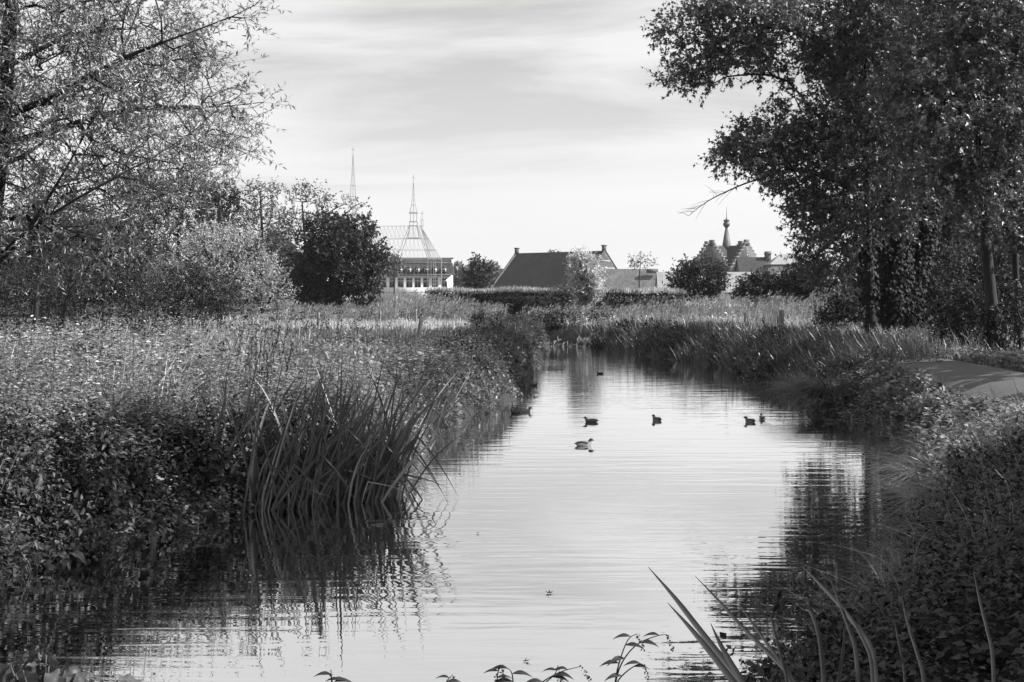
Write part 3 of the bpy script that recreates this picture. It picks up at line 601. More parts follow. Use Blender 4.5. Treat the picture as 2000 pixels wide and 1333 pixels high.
# steel outline church ---------------------------------------------
DC = 372.0; s = DC / FPX
sc = thing('steel_frame_church', 'open steel frame outlining a church with two needle spires', 'sculpture', ((760 - 1000) * s, DC, 1.35))
class Lines:
    def __init__(s): s.a = []; s.b = []; s.r = []
    def add(s, a, b, r=.06): s.a.append(a); s.b.append(b); s.r.append(r)
    def poly(s, pts, r=.06, closed=False):
        for a, b in zip(pts, pts[1:] + (pts[:1] if closed else [])): s.add(a, b, r)
    def build(s, name, mat, parent):
        V, q = segs(np.array(s.a), np.array(s.b), np.array(s.r), np.array(s.r), 4); return part(name, V, q, mat, parent)
zrg, zev = zy(442, DC), zy(507, DC); hw = 7.0
xa, xb, xhip = (640 - 1000) * s, (822 - 1000) * s, (862 - 1000) * s
Lr = Lines(); Lc = Lines(); Lr.add((xa, DC, zrg), (xb, DC, zrg), .05)
for sgn in (-1, 1):
    y_e = DC + sgn * hw
    for tt in (.38, .72): Lr.add((xa, DC + sgn * hw * tt, zrg + (zev - zrg) * tt), (xb + (xhip - xb) * tt * .6, DC + sgn * hw * tt, zrg + (zev - zrg) * tt), .032)
    Lr.add((xa, y_e, zev), (xb + 2.2, y_e, zev), .09)
    for k, x in enumerate(np.arange(xa, xb, 1.05)):
        Lr.add((x, DC, zrg), (x + 1.05 * sgn * 2.6, y_e, zev), .019)
        Lr.add((x, DC, zrg), (x - 1.05 * sgn * 1.3, y_e, zev), .014)
        Lr.add((x, DC, zrg), (x + 1.05, DC + sgn * hw * .38, zrg + (zev - zrg) * .38), .022)
        if k % 2 == 0:
            Lc.add((x, y_e, 1.3), (x, y_e, zev), .04)
    for zz in (5.0, 9.0): Lc.add((xa, y_e, zz), (xb + 2.2, y_e, zz), .05)
ap = [(xb + 2.2, DC - hw), (xhip - 1.8, DC - hw * .62), (xhip, DC - hw * .2), (xhip, DC + hw * .2), (xhip - 1.8, DC + hw * .62), (xb + 2.2, DC + hw)]
for q_, (a, b) in enumerate(ap):
    Lr.add((xb, DC, zrg), (a, b, zev), .05); Lc.add((a, b, 1.3), (a, b, zev), .09)
    if q_ < 5:
        c, d = ap[q_ + 1]
        Lr.add((a, b, zev), (c, d, zev), .09); Lc.add((a, b, 7), (c, d, 7), .05)
        for tt in (.38, .72):
            f0 = np.array([xb, DC, zrg]); Lr.add(tuple(f0 + (np.array([a, b, zev]) - f0) * tt), tuple(f0 + (np.array([c, d, zev]) - f0) * tt), .05)
        for u in (.33, .67): Lr.add((xb, DC, zrg), (a + (c - a) * u, b + (d - b) * u, zev), .035)
Lr.build('nave_roof_frame', M['steel'], sc); Lc.build('columns', M['steel'], sc)
def spire(cx, lv, name, n=6, r=.05, cross=True):
    """lv: (photo row, half width px)"""
    Ls = Lines(); rings = []
    for py, hwp in lv:
        R = hwp * s; rings.append([(cx + R * math.cos(2 * math.pi * (k + .5) / n), DC + R * math.sin(2 * math.pi * (k + .5) / n), zy(py, DC)) for k in range(n)])
    for i_, rg in enumerate(rings):
        if i_: Ls.poly(rg, r, True)
        if i_ + 1 < len(rings):
            for k in range(n): Ls.add(rg[k], rings[i_ + 1][k], r)
    z0 = zy(lv[0][0], DC)
    if cross:
        Ls.add((cx, DC, z0 - .5), (cx, DC, z0 + 2.2), .05); Ls.add((cx - .45, DC, z0 + 1.4), (cx + .45, DC, z0 + 1.4), .04)
    return Ls.build(name, M['steel'], sc)
spire((689.5 - 1000) * s, [(303, .4), (322, 1.6), (342, 2.8), (363, 4.6), (384, 5.6), (405, 6.2), (420, 10), (440, 10), (442, 13), (500, 13), (590, 13)], 'needle_spire', r=.035)
spire((807.5 - 1000) * s, [(358, .4), (380, 2.0), (401, 4.5), (415, 8.0), (416.5, 10), (417.5, 7), (433, 7.0), (434, 9.0), (441, 9.0), (466, 12.0)], 'crossing_spire', r=.035)
spire((824.5 - 1000) * s, [(428, 2.6), (441, 2.6), (444, 2.6)], 'bell_turret', n=5, r=.03)
Lt = Lines()
for k in range(4):
    a = (-1) ** k; Lt.add(((807.5 - 1000 + a * 7) * s, DC - 2 + 4 * (k // 2), zy(441, DC)), ((807.5 - 1000 + a * 30) * s, DC - 5 + 10 * (k // 2), zev), .07)
Lt.add(((795 - 1000) * s, DC - 2.2, zy(466, DC)), ((822 - 1000) * s, DC - 2.2, zy(466, DC)), .13)
Lt.build('crossing_brace', M['steel'], sc)
# barn -------------------------------------------------------------
Lp = bp(1008, 420, zy(497, 420)); Rp = bp(1181.5, 397.0, Lp[2]); Rp[2] = Lp[2]
dv = Rp - Lp; dv[2] = 0; LB = np.linalg.norm(dv); dv /= LB; nv = np.array([dv[1], -dv[0], 0])     # nv points at the camera side
if nv[1] > 0: nv = -nv
HWB = 13.0; ZE = 3.6; upv = np.array([0, 0, 1.0])
barn = thing('barn', 'great old barn with steep dark tiled roof and banded gable', 'barn', tuple(Lp * [1, 1, 0] + dv * LB / 2 + [0, 0, 1.3]))
def flat(p, z): return np.array([p[0], p[1], z])
ov = .0
V = []; gl, gr = Lp, Rp
for e_ in (gl, gr):
    V += [flat(e_ + nv * HWB, 1.2), flat(e_ + nv * HWB, ZE), flat(e_, Lp[2] - .15), flat(e_ - nv * HWB, ZE), flat(e_ - nv * HWB, 1.2)]
pf('wall', V, [(0, 4, 3, 2, 1)[::1], (5, 6, 7, 8, 9), (0, 1, 6, 5), (4, 9, 8, 3)], M['brick'], barn)
sl = np.array([0, 0, (Lp[2] - ZE) / HWB])
V = []
for e_, q_ in ((Lp, .35), (Rp, -.35)):
    b_ = e_ + dv * q_
    for off in (0.0, .28):
        V += [flat(b_ + nv * (HWB + .6), ZE - .6 * sl[2] + off), flat(b_, Lp[2] + off), flat(b_ - nv * (HWB + .6), ZE - .6 * sl[2] + off)]
rf = pf('roof', V, [(0, 1, 7, 6), (1, 2, 8, 7), (3, 9, 10, 4), (4, 10, 11, 5), (0, 3, 4, 1), (1, 4, 5, 2), (6, 7, 10, 9), (7, 8, 11, 10), (0, 6, 9, 3), (2, 5, 11, 8)], M['barnroof'], barn)
for e_ in (Lp + dv * .3, Rp - dv * .3):
    A = Acc(); c = flat(e_, Lp[2] + .9); A.box(c, dv * .42, nv * .5, upv * .75); A.box(c + upv * .85, dv * .55, nv * .62, upv * .14); A.build('gable_finial', M['brick'], rf)
# coping along both gables and bands on the one that shows
for e_ in (Lp, Rp):
    for sg in (1, -1):
        a = flat(e_, Lp[2] + .45); b = flat(e_ + nv * sg * HWB, ZE + .4); V, q = segs([a], [b], [.32], [.32], 4); part('gable_coping', V, q, M['brick'], barn)
for k, dz in enumerate((2.6, 4.6, 5.9, 7.4, 9.4)):
    wd = HWB * dz / (Lp[2] - ZE) - .5
    A = Acc(); A.box(flat(Rp + dv * .05, Lp[2] - dz), dv * .1, nv * wd, upv * .14); A.build('stone_band', M['stone'], barn)
A = Acc(); A.box(flat(Rp + dv * .08, Lp[2] - 5.2), dv * .1, nv * .75, upv * 1.0); w = A.build('window', M['stone'], barn)
A = Acc(); A.box(flat(Rp + dv * .2, Lp[2] - 5.2), dv * .05, nv * .42, upv * .75); A.build('pane', M['glass'], w)
# generic gabled house seen along its side ---------------------------
def low_house(name, label, pxa, pxb, ridge_y, eave_y, D, depth, mat, wall='brick', lean=0.0, cat='house', hip=0.0):
    s = D / FPX; xa, xb = (pxa - 1000) * s, (pxb - 1000) * s; ze_, zr_ = zy(eave_y, D), zy(ridge_y, D + depth / 2)
    h = thing(name, label, cat, ((xa + xb) / 2, D + depth / 2, 1.3))
    V = []
    for x in (xa, xb): V += [(x, D, 1.2), (x, D, ze_), (x, D + depth / 2, zr_ - .2 - (zr_ - ze_) * (1 if hip else 0) * .98), (x, D + depth, ze_), (x, D + depth, 1.2)]
    pf('wall', V, [(0, 1, 2, 3, 4), (5, 9, 8, 7, 6), (0, 5, 6, 1), (4, 3, 8, 9)], M[wall], h)
    o_ = .35; V = []
    for x, q_ in ((xa - o_, hip), (xb + o_, -hip)):
        V += [(x, D - .4, ze_ - .2), (x + q_, D + depth / 2, zr_), (x, D + depth + .4, ze_ - .2)]
    for x, q_ in ((xa - o_, hip), (xb + o_, -hip)):
        V += [(x, D - .4, ze_ - .02), (x + q_, D + depth / 2, zr_ + .2), (x, D + depth + .4, ze_ - .02)]
    r_ = pf('roof', V, [(0, 1, 4, 3), (1, 2, 5, 4), (6, 9, 10, 7), (7, 10, 11, 8), (0, 3, 9, 6), (2, 8, 11, 5), (0, 6, 7, 1), (1, 7, 8, 2), (3, 4, 10, 9), (4, 5, 11, 10)], M[mat], h)
    return h, r_
h, r_ = low_house('outbuilding', 'long low outbuilding with mossy dark roof beside the barn gable', 1150, 1286, 527, 572, 385, 11, 'midtile')
A = Acc(); A.box((bp(1274, 388, zy(529.5, 388))), (1.55, 0, 0), (0, .6, 0), (0, 0, .55)); A.build('chimney', M['brick'], r_)
h, r_ = low_house('outbuilding', 'long low outbuilding with pale tiled roof below the stepped gable church', 1288, 1475, 533, 569, 372, 9, 'paletile', 'white')
h, r_ = low_house('outbuilding', 'low pale roofed outbuilding in front of the chimney house', 1415, 1534, 535, 571, 352, 9, 'paletile', 'white')
h, r_ = low_house('brick_house', 'brick house with dark roof and broad end chimney', 1446, 1500, 504, 533, 408, 9, 'slate')
A = Acc(); A.box(bp(1499.5, 412.5, zy(503, 412)), (.75, 0, 0), (0, 1.3, 0), (0, 0, 1.7)); A.box(bp(1499.5, 412.5, zy(496, 412)), (.9, 0, 0), (0, 1.45, 0), (0, 0, .15)); A.build('chimney', M['brick'], r_)
# hipped mansard -----------------------------------------------------
D = 395.0; s = D / FPX; cx = (1556 - 1000) * s
h = thing('mansard_house', 'house with pale two stage hipped roof half hidden by the oak grove', 'house', (cx, D + 6, 1.3))
def frustum(name, r0, r1, z0, z1, mat, parent, dy=1.0, ridge=0.0):
    (ax, ay), (bx_, by_) = r0, r1
    V = [(cx + i * ax, D + 6 + j * ay, z0) for i, j in ((-1, -1), (1, -1), (1, 1), (-1, 1))] + [(cx + i * bx_, D + 6 + j * by_, z1) for i, j in ((-1, -1), (1, -1), (1, 1), (-1, 1))]
    return pf(name, V, [(0, 3, 2, 1), (4, 5, 6, 7), (0, 1, 5, 4), (1, 2, 6, 5), (2, 3, 7, 6), (3, 0, 4, 7)], mat, parent)
frustum('wall', (8.4, 6.2), (8.4, 6.2), 1.2, zy(538, D), M['white'], h)
rf = frustum('lower_roof', (9.0, 6.8), (7.2, 5.2), zy(538, D) + .003, zy(518, D), M['midtile'], h)
frustum('roof_cornice', (7.5, 5.5), (7.5, 5.5), zy(518, D) + .003, zy(518, D) + .2, M['lead'], rf)
frustum('upper_roof', (7.3, 5.3), (3.4, .15), zy(518, D) + .21, zy(496.5, D + 6), M['paletile'], h)
A = Acc(); V, q = segs([(cx - 3.4, D + 6, zy(497.5, D + 6))], [(cx - 3.4, D + 6, zy(491, D + 6))], [.1], [.03], 6); A.add(V, [q]); A.build('finial', M['lead'], rf)
# stepped gable church ------------------------------------------------
C0 = bp(1419, 430, 0); C0[2] = 0; ZR = zy(482, 430); dA = np.array([-.78, -.626, 0]); dB = np.array([.626, -.78, 0]); wG = 7.2; ZEA = ZR - 8.2
ch = thing('stepped_gable_church', 'brick church with stepped gables and slender spire with onion bulb', 'church', (C0[0], C0[1], 1.3))
def wing(d, pr, length, nm):
    V = []
    for t in (-length, length):
        c = C0 + d * t; V += [flat(c + pr * wG, 1.2), flat(c + pr * wG, ZEA), flat(c, ZR - .2), flat(c - pr * wG, ZEA), flat(c - pr * wG, 1.2)]
    pf('wall', V, [(0, 4, 3, 2, 1), (5, 6, 7, 8, 9), (0, 1, 6, 5), (4, 9, 8, 3)], M['brick'], ch)
    V = []
    for t in (-length + .2, length - .2):
        c = C0 + d * t
        for off in (0, .22): V += [flat(c + pr * (wG + .4), ZEA - .45 + off), flat(c, ZR + off), flat(c - pr * (wG + .4), ZEA - .45 + off)]
    pf('roof', V, [(0, 1, 7, 6), (1, 2, 8, 7), (3, 9, 10, 4), (4, 10, 11, 5), (0, 3, 4, 1), (1, 4, 5, 2), (6, 7, 10, 9), (7, 8, 11, 10), (0, 6, 9, 3), (2, 5, 11, 8)], M['slate'], ch)
    for t in (-length, length):
        A = Acc(); k = 8
        for q_ in range(k):
            h0 = wG * (k - q_) / k + .35; zt = ZEA + (ZR - ZEA) * (q_ + 1) / k + .7
            A.box(flat(C0 + d * t, (zt + ZEA - 1) / 2), d * (.38 + .004 * q_), pr * h0, upv * (zt - ZEA + 1) / 2)
        A.box(flat(C0 + d * t, ZR + .9), d * .45, pr * .75, upv * .95)
        g = A.build('stepped_gable', M['brick'], ch)
        A = Acc(); sg = 1 if t > 0 else -1
        for q_ in range(k):
            h0 = wG * (k - q_) / k + .35; zt = ZEA + (ZR - ZEA) * (q_ + 1) / k + .7
            for w_ in (1, -1): A.box(flat(C0 + d * t + pr * w_ * (h0 - .4), zt + .1), d * .5, pr * .5, upv * .1)
        A.build('step_coping', M['stone'], g)
        for u_, z_ in ((0, -3.2), (-2.0, -5.5), (2.0, -5.5)):
            A = Acc(); A.box(flat(C0 + d * (t + sg * .42) + pr * u_, ZR + z_), d * .03, pr * .4, upv * 1.0); A.build('gable_window', M['glass'], ch)
wing(dB, dA, 8.0, 'b'); wing(dA, dB, 6.3, 'a')
def rings(cx, cy, lv, k=8):
    V = []
    for z, r in lv: V += [(cx + r * math.cos(2 * math.pi * (i + .5) / k), cy + r * math.sin(2 * math.pi * (i + .5) / k), z) for i in range(k)]
    i = np.arange(k); j = (i + 1) % k
    return V, [np.concatenate([np.stack([i, j, j + k, i + k], 1) + q * k for q in range(len(lv) - 1)]), np.array([np.arange(k)[::-1]]), np.array([np.arange(k) + k * (len(lv) - 1)])]
zz = lambda y: zy(y, 430)
V, q = rings(C0[0], C0[1], [(zz(488), 1.6), (zz(480), 1.35), (zz(445), .38)]); sp = part('spire', V, q, M['lead'], ch)
V, q = rings(C0[0], C0[1], [(zz(446), .35), (zz(443.5), .65), (zz(441), .98), (zz(439), 1.05), (zz(436), 1.0), (zz(435.8), .8), (zz(432), .8), (zz(431.5), 1.05), (zz(430.8), 1.0), (zz(428.5), .35), (zz(426), .12)], 12); part('onion_bulb', V, q, M['lead'], sp)
V, q = rings(C0[0], C0[1], [(zz(426.2), .1), (zz(404), .04)], 6); part('weather_vane_rod', V, q, M['lead'], sp)

# ------------------------------------------------------------------ ground cover
def band(n, ya, yb, fx0, fx1, pw=1.0):
    """points with depth law 1/y^pw between two x limits given as functions of y"""
    u = rng.random(n)
    if pw == 1: y = ya * (yb / ya) ** u
    else:
        a, b = ya ** (1 - pw), yb ** (1 - pw); y = (a + (b - a) * u) ** (1 / (1 - pw))
    x = fx0(y) + (fx1(y) - fx0(y)) * rng.random(n)
    return x, y
def herbs(x, y, h, ll, nl, shape='diamond', wide=.5, droop=.3, lean=.25, z0=0.0):
    n = len(x); base = np.stack([x, y, terr(x, y) - .03 + z0], 1); h = np.broadcast_to(h, n); ll = np.broadcast_to(ll, n)
    ln = rng.normal(size=(n, 2)) * lean * h[:, None]; az = rng.random(n) * 6.28
    t = (np.arange(nl) + .8)[None] / nl * (.92 + .1 * rng.random((n, nl))); t = .1 + .9 * t
    p = base[:, None] + np.concatenate([ln[:, None] * (t ** 1.6)[..., None], (h[:, None] * t)[..., None]], -1)
    a = az[:, None] + np.arange(nl)[None] * 2.4 + rng.normal(size=(n, nl)) * .4
    dz = .35 - droop * 2 * rng.random((n, nl)); A_ = np.stack([np.cos(a), np.sin(a), dz], -1)
    L = ll[:, None] * (1.15 - .35 * t) * (.7 + .6 * rng.random((n, nl)))
    nr = rng.normal(size=(n, nl, 3)) * .35 + [0, 0, 1.]
    V, f = leaves(p.reshape(-1, 3), A_.reshape(-1, 3), nr.reshape(-1, 3), L.ravel(), L.ravel() * wide, shape)
    top = base + np.concatenate([ln, h[:, None]], 1)
    return V, f, base, top
def stems(base, top, r):
    return segs(base, top, np.full(len(base), r), np.full(len(base), r * .6), 3)
def stuff(name, A, mat, label, cat):
    o = A.build(name, mat, None); tag(o, label, cat, kind='stuff'); return o
# left bank weeds -----------------------------------------------------
def left_h(x, y):
    px = 1000 + x / y * FPX; h = np.interp(px, [-200, 350, 480, 650, 900], [1.22, 1.14, .85, .55, .5]) * (1 + .34 * lump(x * 2.3, y * 1.9 + 4))
    d = np.clip((xl(y) - x + .5) / 1.1, .45, 1); return h * d * (.7 + .4 * rng.random(len(x)))
f0 = lambda y: np.maximum(-.385 * y - .6, xl(y) - 16); f1 = lambda y: xl(y) + .15
A = Acc(); x, y = band(11500, 15.5, 46, f0, f1, 1.6)
k = (lump(x * 1.9 + 1, y * 1.5) + .45 * rng.normal(size=len(x)) > -.22); x, y = x[k], y[k]
for k, sh in ((y < 21, 'ovate4'), (y >= 21, 'diamond')):
    V, f, b_, t_ = herbs(x[k], y[k], left_h(x[k], y[k]), (.07 + .0021 * y[k]) * (1 + .4 * lump(x[k] * 1.1 + 3, y[k] * .9)), 10, sh, .55); A.add(V, [f])
x, y = band(4200, 15.5, 34, lambda y: xl(y) - 1.3, lambda y: xl(y) + .35, 1.4)       # curtain over the water's edge
V, f, b_, t_ = herbs(x, y, .35 + .4 * rng.random(len(x)), .085 + .001 * y, 8, 'ovate4', .6, droop=.45); A.add(V, [f])
stuff('bank_weeds', A, M['weed'], 'dense leafy weeds covering the left bank', 'weeds')
A = Acc(); x, y = band(2600, 22, 56, f0, lambda y: xl(y) - 1.0, 1.4)
V, f, b_, t_ = herbs(x, y, left_h(x, y) * 1.12, .06 + .0019 * y, 7, 'diamond', .42, lean=.15); A.add(V, [f])
stuff('tall_weeds', A, M['weedpale'], 'pale weed tops and seed heads standing over the left bank', 'weeds')
def mounds(name, label, cat, cx, cy, r, h, per, ll, mat, shape='ovate4', wide=.55, lift=0.0):
    A = Acc(); n = len(cx); r = np.broadcast_to(r, n); h = np.broadcast_to(h, n)
    for X, Y_, R, H_ in zip(cx, cy, r, h):
        m = int(per * R * (R + H_)); d = rvec(m); d[:, 2] = np.abs(d[:, 2]); rad = (.62 + .48 * rng.random(m))[:, None] * (1 + .3 * np.sin(5 * d[:, :1] + X) * np.sin(4 * d[:, 1:2] + Y_) + .22 * np.sin(9 * d[:, :1] + 2 * Y_) * np.sin(8 * d[:, 2:3] + X))
        p = np.array([X, Y_, max(0., float(terr(X, Y_))) - .1 + lift]) + d * rad * np.array([R, R, H_])
        L = (ll + .0012 * Y_) * (.6 + .8 * rng.random(m))
        V, f = leaves(p, d * .5 + rvec(m) * .7 + [0, 0, -.35], d + rvec(m) * .6 + [0, 0, .5], L, L * wide, shape); A.add(V, [f])
    return stuff(name, A, M[mat], label, cat)
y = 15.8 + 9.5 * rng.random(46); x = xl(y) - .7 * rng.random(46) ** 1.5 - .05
mounds('bramble_thicket', 'shade toned brambles tumbling down the left bank to the water', 'brambles', x, y, .3 + .45 * rng.random(46), (.35 + .6 * rng.random(46)) * np.where(1000 + x / y * FPX > 470, .55, 1.0), 1250, .075, 'shaded_bramble')
y = 18 + 22 * rng.random(60); x = np.maximum(-.38 * y, xl(y) - 1.2 - 8 * rng.random(60))
mounds('tall_weeds', 'rounded clumps of leafy weeds rising from the left bank', 'weeds', x, y, .3 + .4 * rng.random(60), .9 + .5 * rng.random(60), 260, .075, 'weed')
y = 34 + 32 * rng.random(80); x = xl(y) - .12 - .5 * rng.random(80)
mounds('leafy_clumps', 'low leafy clumps along the waterline of the left bend', 'weeds', x, y, .25 + .3 * rng.random(80), .18 + .25 * rng.random(80), 520, .07, 'bendherb', 'diamond', .6)
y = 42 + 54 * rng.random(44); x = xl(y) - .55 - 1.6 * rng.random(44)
mounds('bramble_thicket', 'dark leafy mounds along the bend of the left bank', 'brambles', x, y, .35 + .5 * rng.random(44), .45 + .5 * rng.random(44), 330, .07, 'shaded_bramble', 'diamond', .6)
y = 46 + 54 * rng.random(60); x = xr(y) + 2.6 * rng.random(60)
mounds('bramble_thicket', 'dark leafy mounds along the far right bank', 'brambles', x, y, .4 + .6 * rng.random(60), .4 + .55 * rng.random(60), 300, .07, 'shaded_bramble', 'diamond', .6)
y = 60 + 50 * rng.random(70); x = xr(y) + 2.5 + 9 * rng.random(70); k = ~on_path(x, y, 1.6); x, y = x[k], y[k]
mounds('leafy_clumps', 'pale leafy clumps in the sunlit grass right of the stream', 'weeds', x, y, .4 + .6 * rng.random(len(x)), .5 + .5 * rng.random(len(x)), 220, .08, 'weedpale', 'diamond', .6)
y = 21 + 26 * rng.random(95); x = xr(y) + .35 + 4.0 * rng.random(95) ** 1.2; k = ~on_path(x, y, 1.5); x, y = x[k], y[k]
mounds('leafy_clumps', 'low leafy clumps on the verge above the sedge tussocks', 'weeds', x, y, .25 + .4 * rng.random(len(x)), .22 + .4 * rng.random(len(x)), 480, .10, 'weed')
y = 10 + 14 * rng.random(44); x = xr(y) + .3 + 2.8 * rng.random(44)
mounds('bramble_thicket', 'dark brambles and nettles on the near right bank', 'brambles', x, y, .3 + .35 * rng.random(44), .35 + .4 * rng.random(44), 1100, .07, 'shaded_bramble')
y = 104 + 18 * rng.random(60); x = -.36 * y + .30 * y * rng.random(60)
mounds('leafy_clumps', 'rough tufts dotted over the meadow', 'weeds', x, y, .5 + .8 * rng.random(60), .3 + .5 * rng.random(60), 160, .1, 'midleaf', 'diamond', .6)
A = Acc(); n = 420; y = 16 + 20 * rng.random(n); x = np.maximum(-.38 * y, xl(y) - .25 - 2.6 * rng.random(n)); k = lump(x * 2.1, y * 1.4 + 2) > -.15; x, y = x[k], y[k]
V, f, b_, t_ = herbs(x, y, (.95 + .75 * rng.random(len(x))) * np.interp(1000 + x / y * FPX, [400, 650], [1, .6]), .09 + .0012 * y, 15, 'ovate4', .36, droop=.4, lean=.16); A.add(V, [f]); V, q = stems(b_, t_, .006); A.add(V, [q])
stuff('tall_weeds', A, M['weed'], 'tall leafy willowherb spikes breaking the top edge of the left bank', 'weeds')
A = Acc(); nc = 90; cy_ = 22 + 30 * rng.random(nc) ** 1.3; cx_ = np.maximum(-.38 * cy_, xl(cy_) - 1.0 - 9 * rng.random(nc)); cx_ = np.where(1000 + cx_ / cy_ * FPX > 600, -.30 * cy_ + .1 * cy_ * rng.random(nc), cx_); m = 24
x = np.repeat(cx_, m) + rng.normal(size=nc * m) * .16; y = np.repeat(cy_, m) + rng.normal(size=nc * m) * .16; n = nc * m; b_ = np.stack([x, y, terr(x, y)], 1)
V, q = blades(b_, rvec(n) * .3 + [.05, 0, 1], .9 + .7 * rng.random(n), .010 + .0004 * y, rvec(n) * .25 + [.15, 0, -.2], k=4); A.add(V, [q])
stuff('grass_tufts', A, M['weedpale'], 'tufts of tall pale grass among the weeds of the left bank', 'grass')
A = Acc(); n = 260; y = 20 + 30 * rng.random(n) ** 1.2; x = np.maximum(-.38 * y, xl(y) - .8 - 9 * rng.random(n)); b_ = np.stack([x, y, terr(x, y)], 1); t_ = b_ + np.stack([rng.normal(size=n) * .1, rng.normal(size=n) * .1, 1.15 + .6 * rng.random(n)], 1)
V, q = segs(b_, t_, np.full(n, .006), np.full(n, .003), 3); A.add(V, [q]); hd = np.repeat(t_, 14, 0) + rng.normal(size=(n * 14, 3)) * [.05, .05, .03]
V, f = leaves(hd, rvec(n * 14) + [0, 0, .5], rvec(n * 14), .05, .035); A.add(V, [f])
stuff('seed_heads', A, M['stalk'], 'dark dry seed heads on thin stems above the left bank weeds', 'weeds')
y = 104.3 + 4.5 * rng.random(34); x = -3 + 11 * rng.random(34)
mounds('bramble_thicket', 'dark leafy mounds closing off the far end of the water', 'brambles', x, y, .5 + .5 * rng.random(34), .5 + .6 * rng.random(34), 260, .08, 'shaded_bramble', 'diamond', .6)
# bank further along on the left: rough grass and reeds
A = Acc(); x, y = band(9000, 38, 100, lambda y: xl(y) - 3.2, lambda y: xl(y) - .25, 1.2); n = len(x); bendh = np.interp(1000 + x / y * FPX, [760, 880, 960, 1010], [.35, .45, .7, 1.0])
b_ = np.stack([x, y, terr(x, y) - .05], 1)
V, q = blades(b_, rvec(n) * .35 + [.05, 0, 1], (.6 + .65 * rng.random(n)) * bendh, .012 + .0004 * y, rvec(n) * .25 + [.18, 0, -.1], k=3); A.add(V, [q])
stuff('bank_grass', A, M['sedge'], 'tall dark grass along the bend of the left bank', 'grass')
A = Acc(); x, y = band(2600, 36, 98, lambda y: xl(y) - 3.5, lambda y: xl(y) + .1, 1.2)
V, f, b_, t_ = herbs(x, y, .4 + .5 * rng.random(len(x)), .06 + .0012 * y, 9, 'diamond', .5); A.add(V, [f])
x, y = band(3000, 34, 98, lambda y: xl(y) - 1.3, lambda y: xl(y) + .12, 1.3)
V, f, b_, t_ = herbs(x, y, .18 + .3 * rng.random(len(x)), .08 + .0012 * y, 8, 'diamond', .5, droop=.45); A.add(V, [f])
stuff('bank_herbs', A, M['bendherb'], 'leafy herbs among the grass at the bend of the left bank', 'weeds')
# meadow
A = Acc(); x, y = band(20000, 44, 135, lambda y: -.40 * y, lambda y: np.minimum(xl(y) - 3, 3), 1.2); n = len(x)
b_ = np.stack([x, y, terr(x, y) - .03], 1)
V, q = blades(b_, rvec(n) * .35 + [0, 0, 1], .15 + .35 * rng.random(n) * (1 + .6 * lump(x * .8, y * .5)), .012 + .0005 * y, rvec(n) * .3 + [.1, 0, -.1], k=2); A.add(V, [q])
stuff('meadow_grass', A, M['grass'], 'rough meadow grass behind the left bank', 'grass')
A = Acc(); x, y = band(9000, 88, 104, lambda y: -.20 * y, lambda y: -.03 * y, 1); n = len(x)
b_ = np.stack([x, y, terr(x, y) + .02], 1)
V, q = blades(b_, rvec(n) * .4 + [0, 0, 1], .25 + .3 * rng.random(n), .07, rvec(n) * .3, k=2); A.add(V, [q])
stuff('dry_grass', A, M['drygrass'], 'bleached dry grass strip across the meadow', 'grass')
# reeds
def reeds(label, x, y, h, wind=(.35, -.1, 0), nl=6):
    n = len(x); h = h * (1 + .30 * lump(x * 1.3, y * 1.1) + .35 * lump(x * .45 + 2, y * .5)); x = x + .5 * lump(x * 2, y * 2 + 7); b_ = np.stack([x, y, terr(x, y)], 1); h = np.broadcast_to(h, n) * (.8 + .35 * rng.random(n))
    ln = np.array(wind) * .5 + rvec(n) * [.15, .15, 0]
    st = Acc(); V, q = blades(b_, ln * .4 + [0, 0, 1], h, .02 + .0003 * y, ln * .3, k=3); st.add(V, [q])
    t = .25 + .7 * rng.random((n, nl)); d0 = nrm(ln * .4 + np.array([0, 0, 1]))
    p = b_[:, None] + d0[:, None] * (h[:, None] * t)[..., None] + (ln * .3)[:, None] * (h[:, None] * t ** 2)[..., None]
    p = p.reshape(-1, 3); m = len(p)
    V, q = blades(p, rvec(m) * .5 + np.array(wind) + [0, 0, .55], .45 + .35 * rng.random(m), np.repeat(.02 + .0004 * y, nl), rvec(m) * .1 + np.array(wind) * .5 + [0, 0, -.45], k=3); st.add(V, [q])
    o = st.build('reed_bed', M['reed'], None); tag(o, label, 'reeds', kind='stuff')
    k = rng.random(n) < .55; tp = (b_ + d0 * h[:, None] + ln * .3 * h[:, None])[k]; m = len(tp) * 6
    tp6 = np.repeat(tp, 6, 0); V, q = blades(tp6 - [0, 0, .1], rvec(m) * .3 + np.array(wind) * 1.4 + [0, 0, .8], .22 + .2 * rng.random(m), .05, rvec(m) * .2 + np.array(wind) * .5 + [0, 0, -.3], k=2)
    pl = part('plumes', V, q, M['plume'], None); pl.parent = o
A1 = band(1000, 99, 140, lambda y: .008 * y, lambda y: .235 * y, 1)
reeds('pale feathery reed bed below the hedges', *A1, np.interp(A1[0] / A1[1] * FPX + 1000, [1000, 1180, 1300, 1420, 1650], [1.05, 1.1, 1.45, 1.85, 1.9]))
A2 = band(650, 104, 128, lambda y: -.105 * y, lambda y: -.005 * y, 1)
reeds('pale reeds left of the stream bend below the white house', *A2, 1.8 * np.interp(A2[0] / A2[1] * FPX + 1000, [700, 770, 850, 960], [.6, 1.35, 1.15, .8]))
A3 = band(500, 105, 128, lambda y: -.165 * y, lambda y: -.10 * y, 1)
reeds('reeds fringing the foot of the round dark tree', *A3, 1.2)
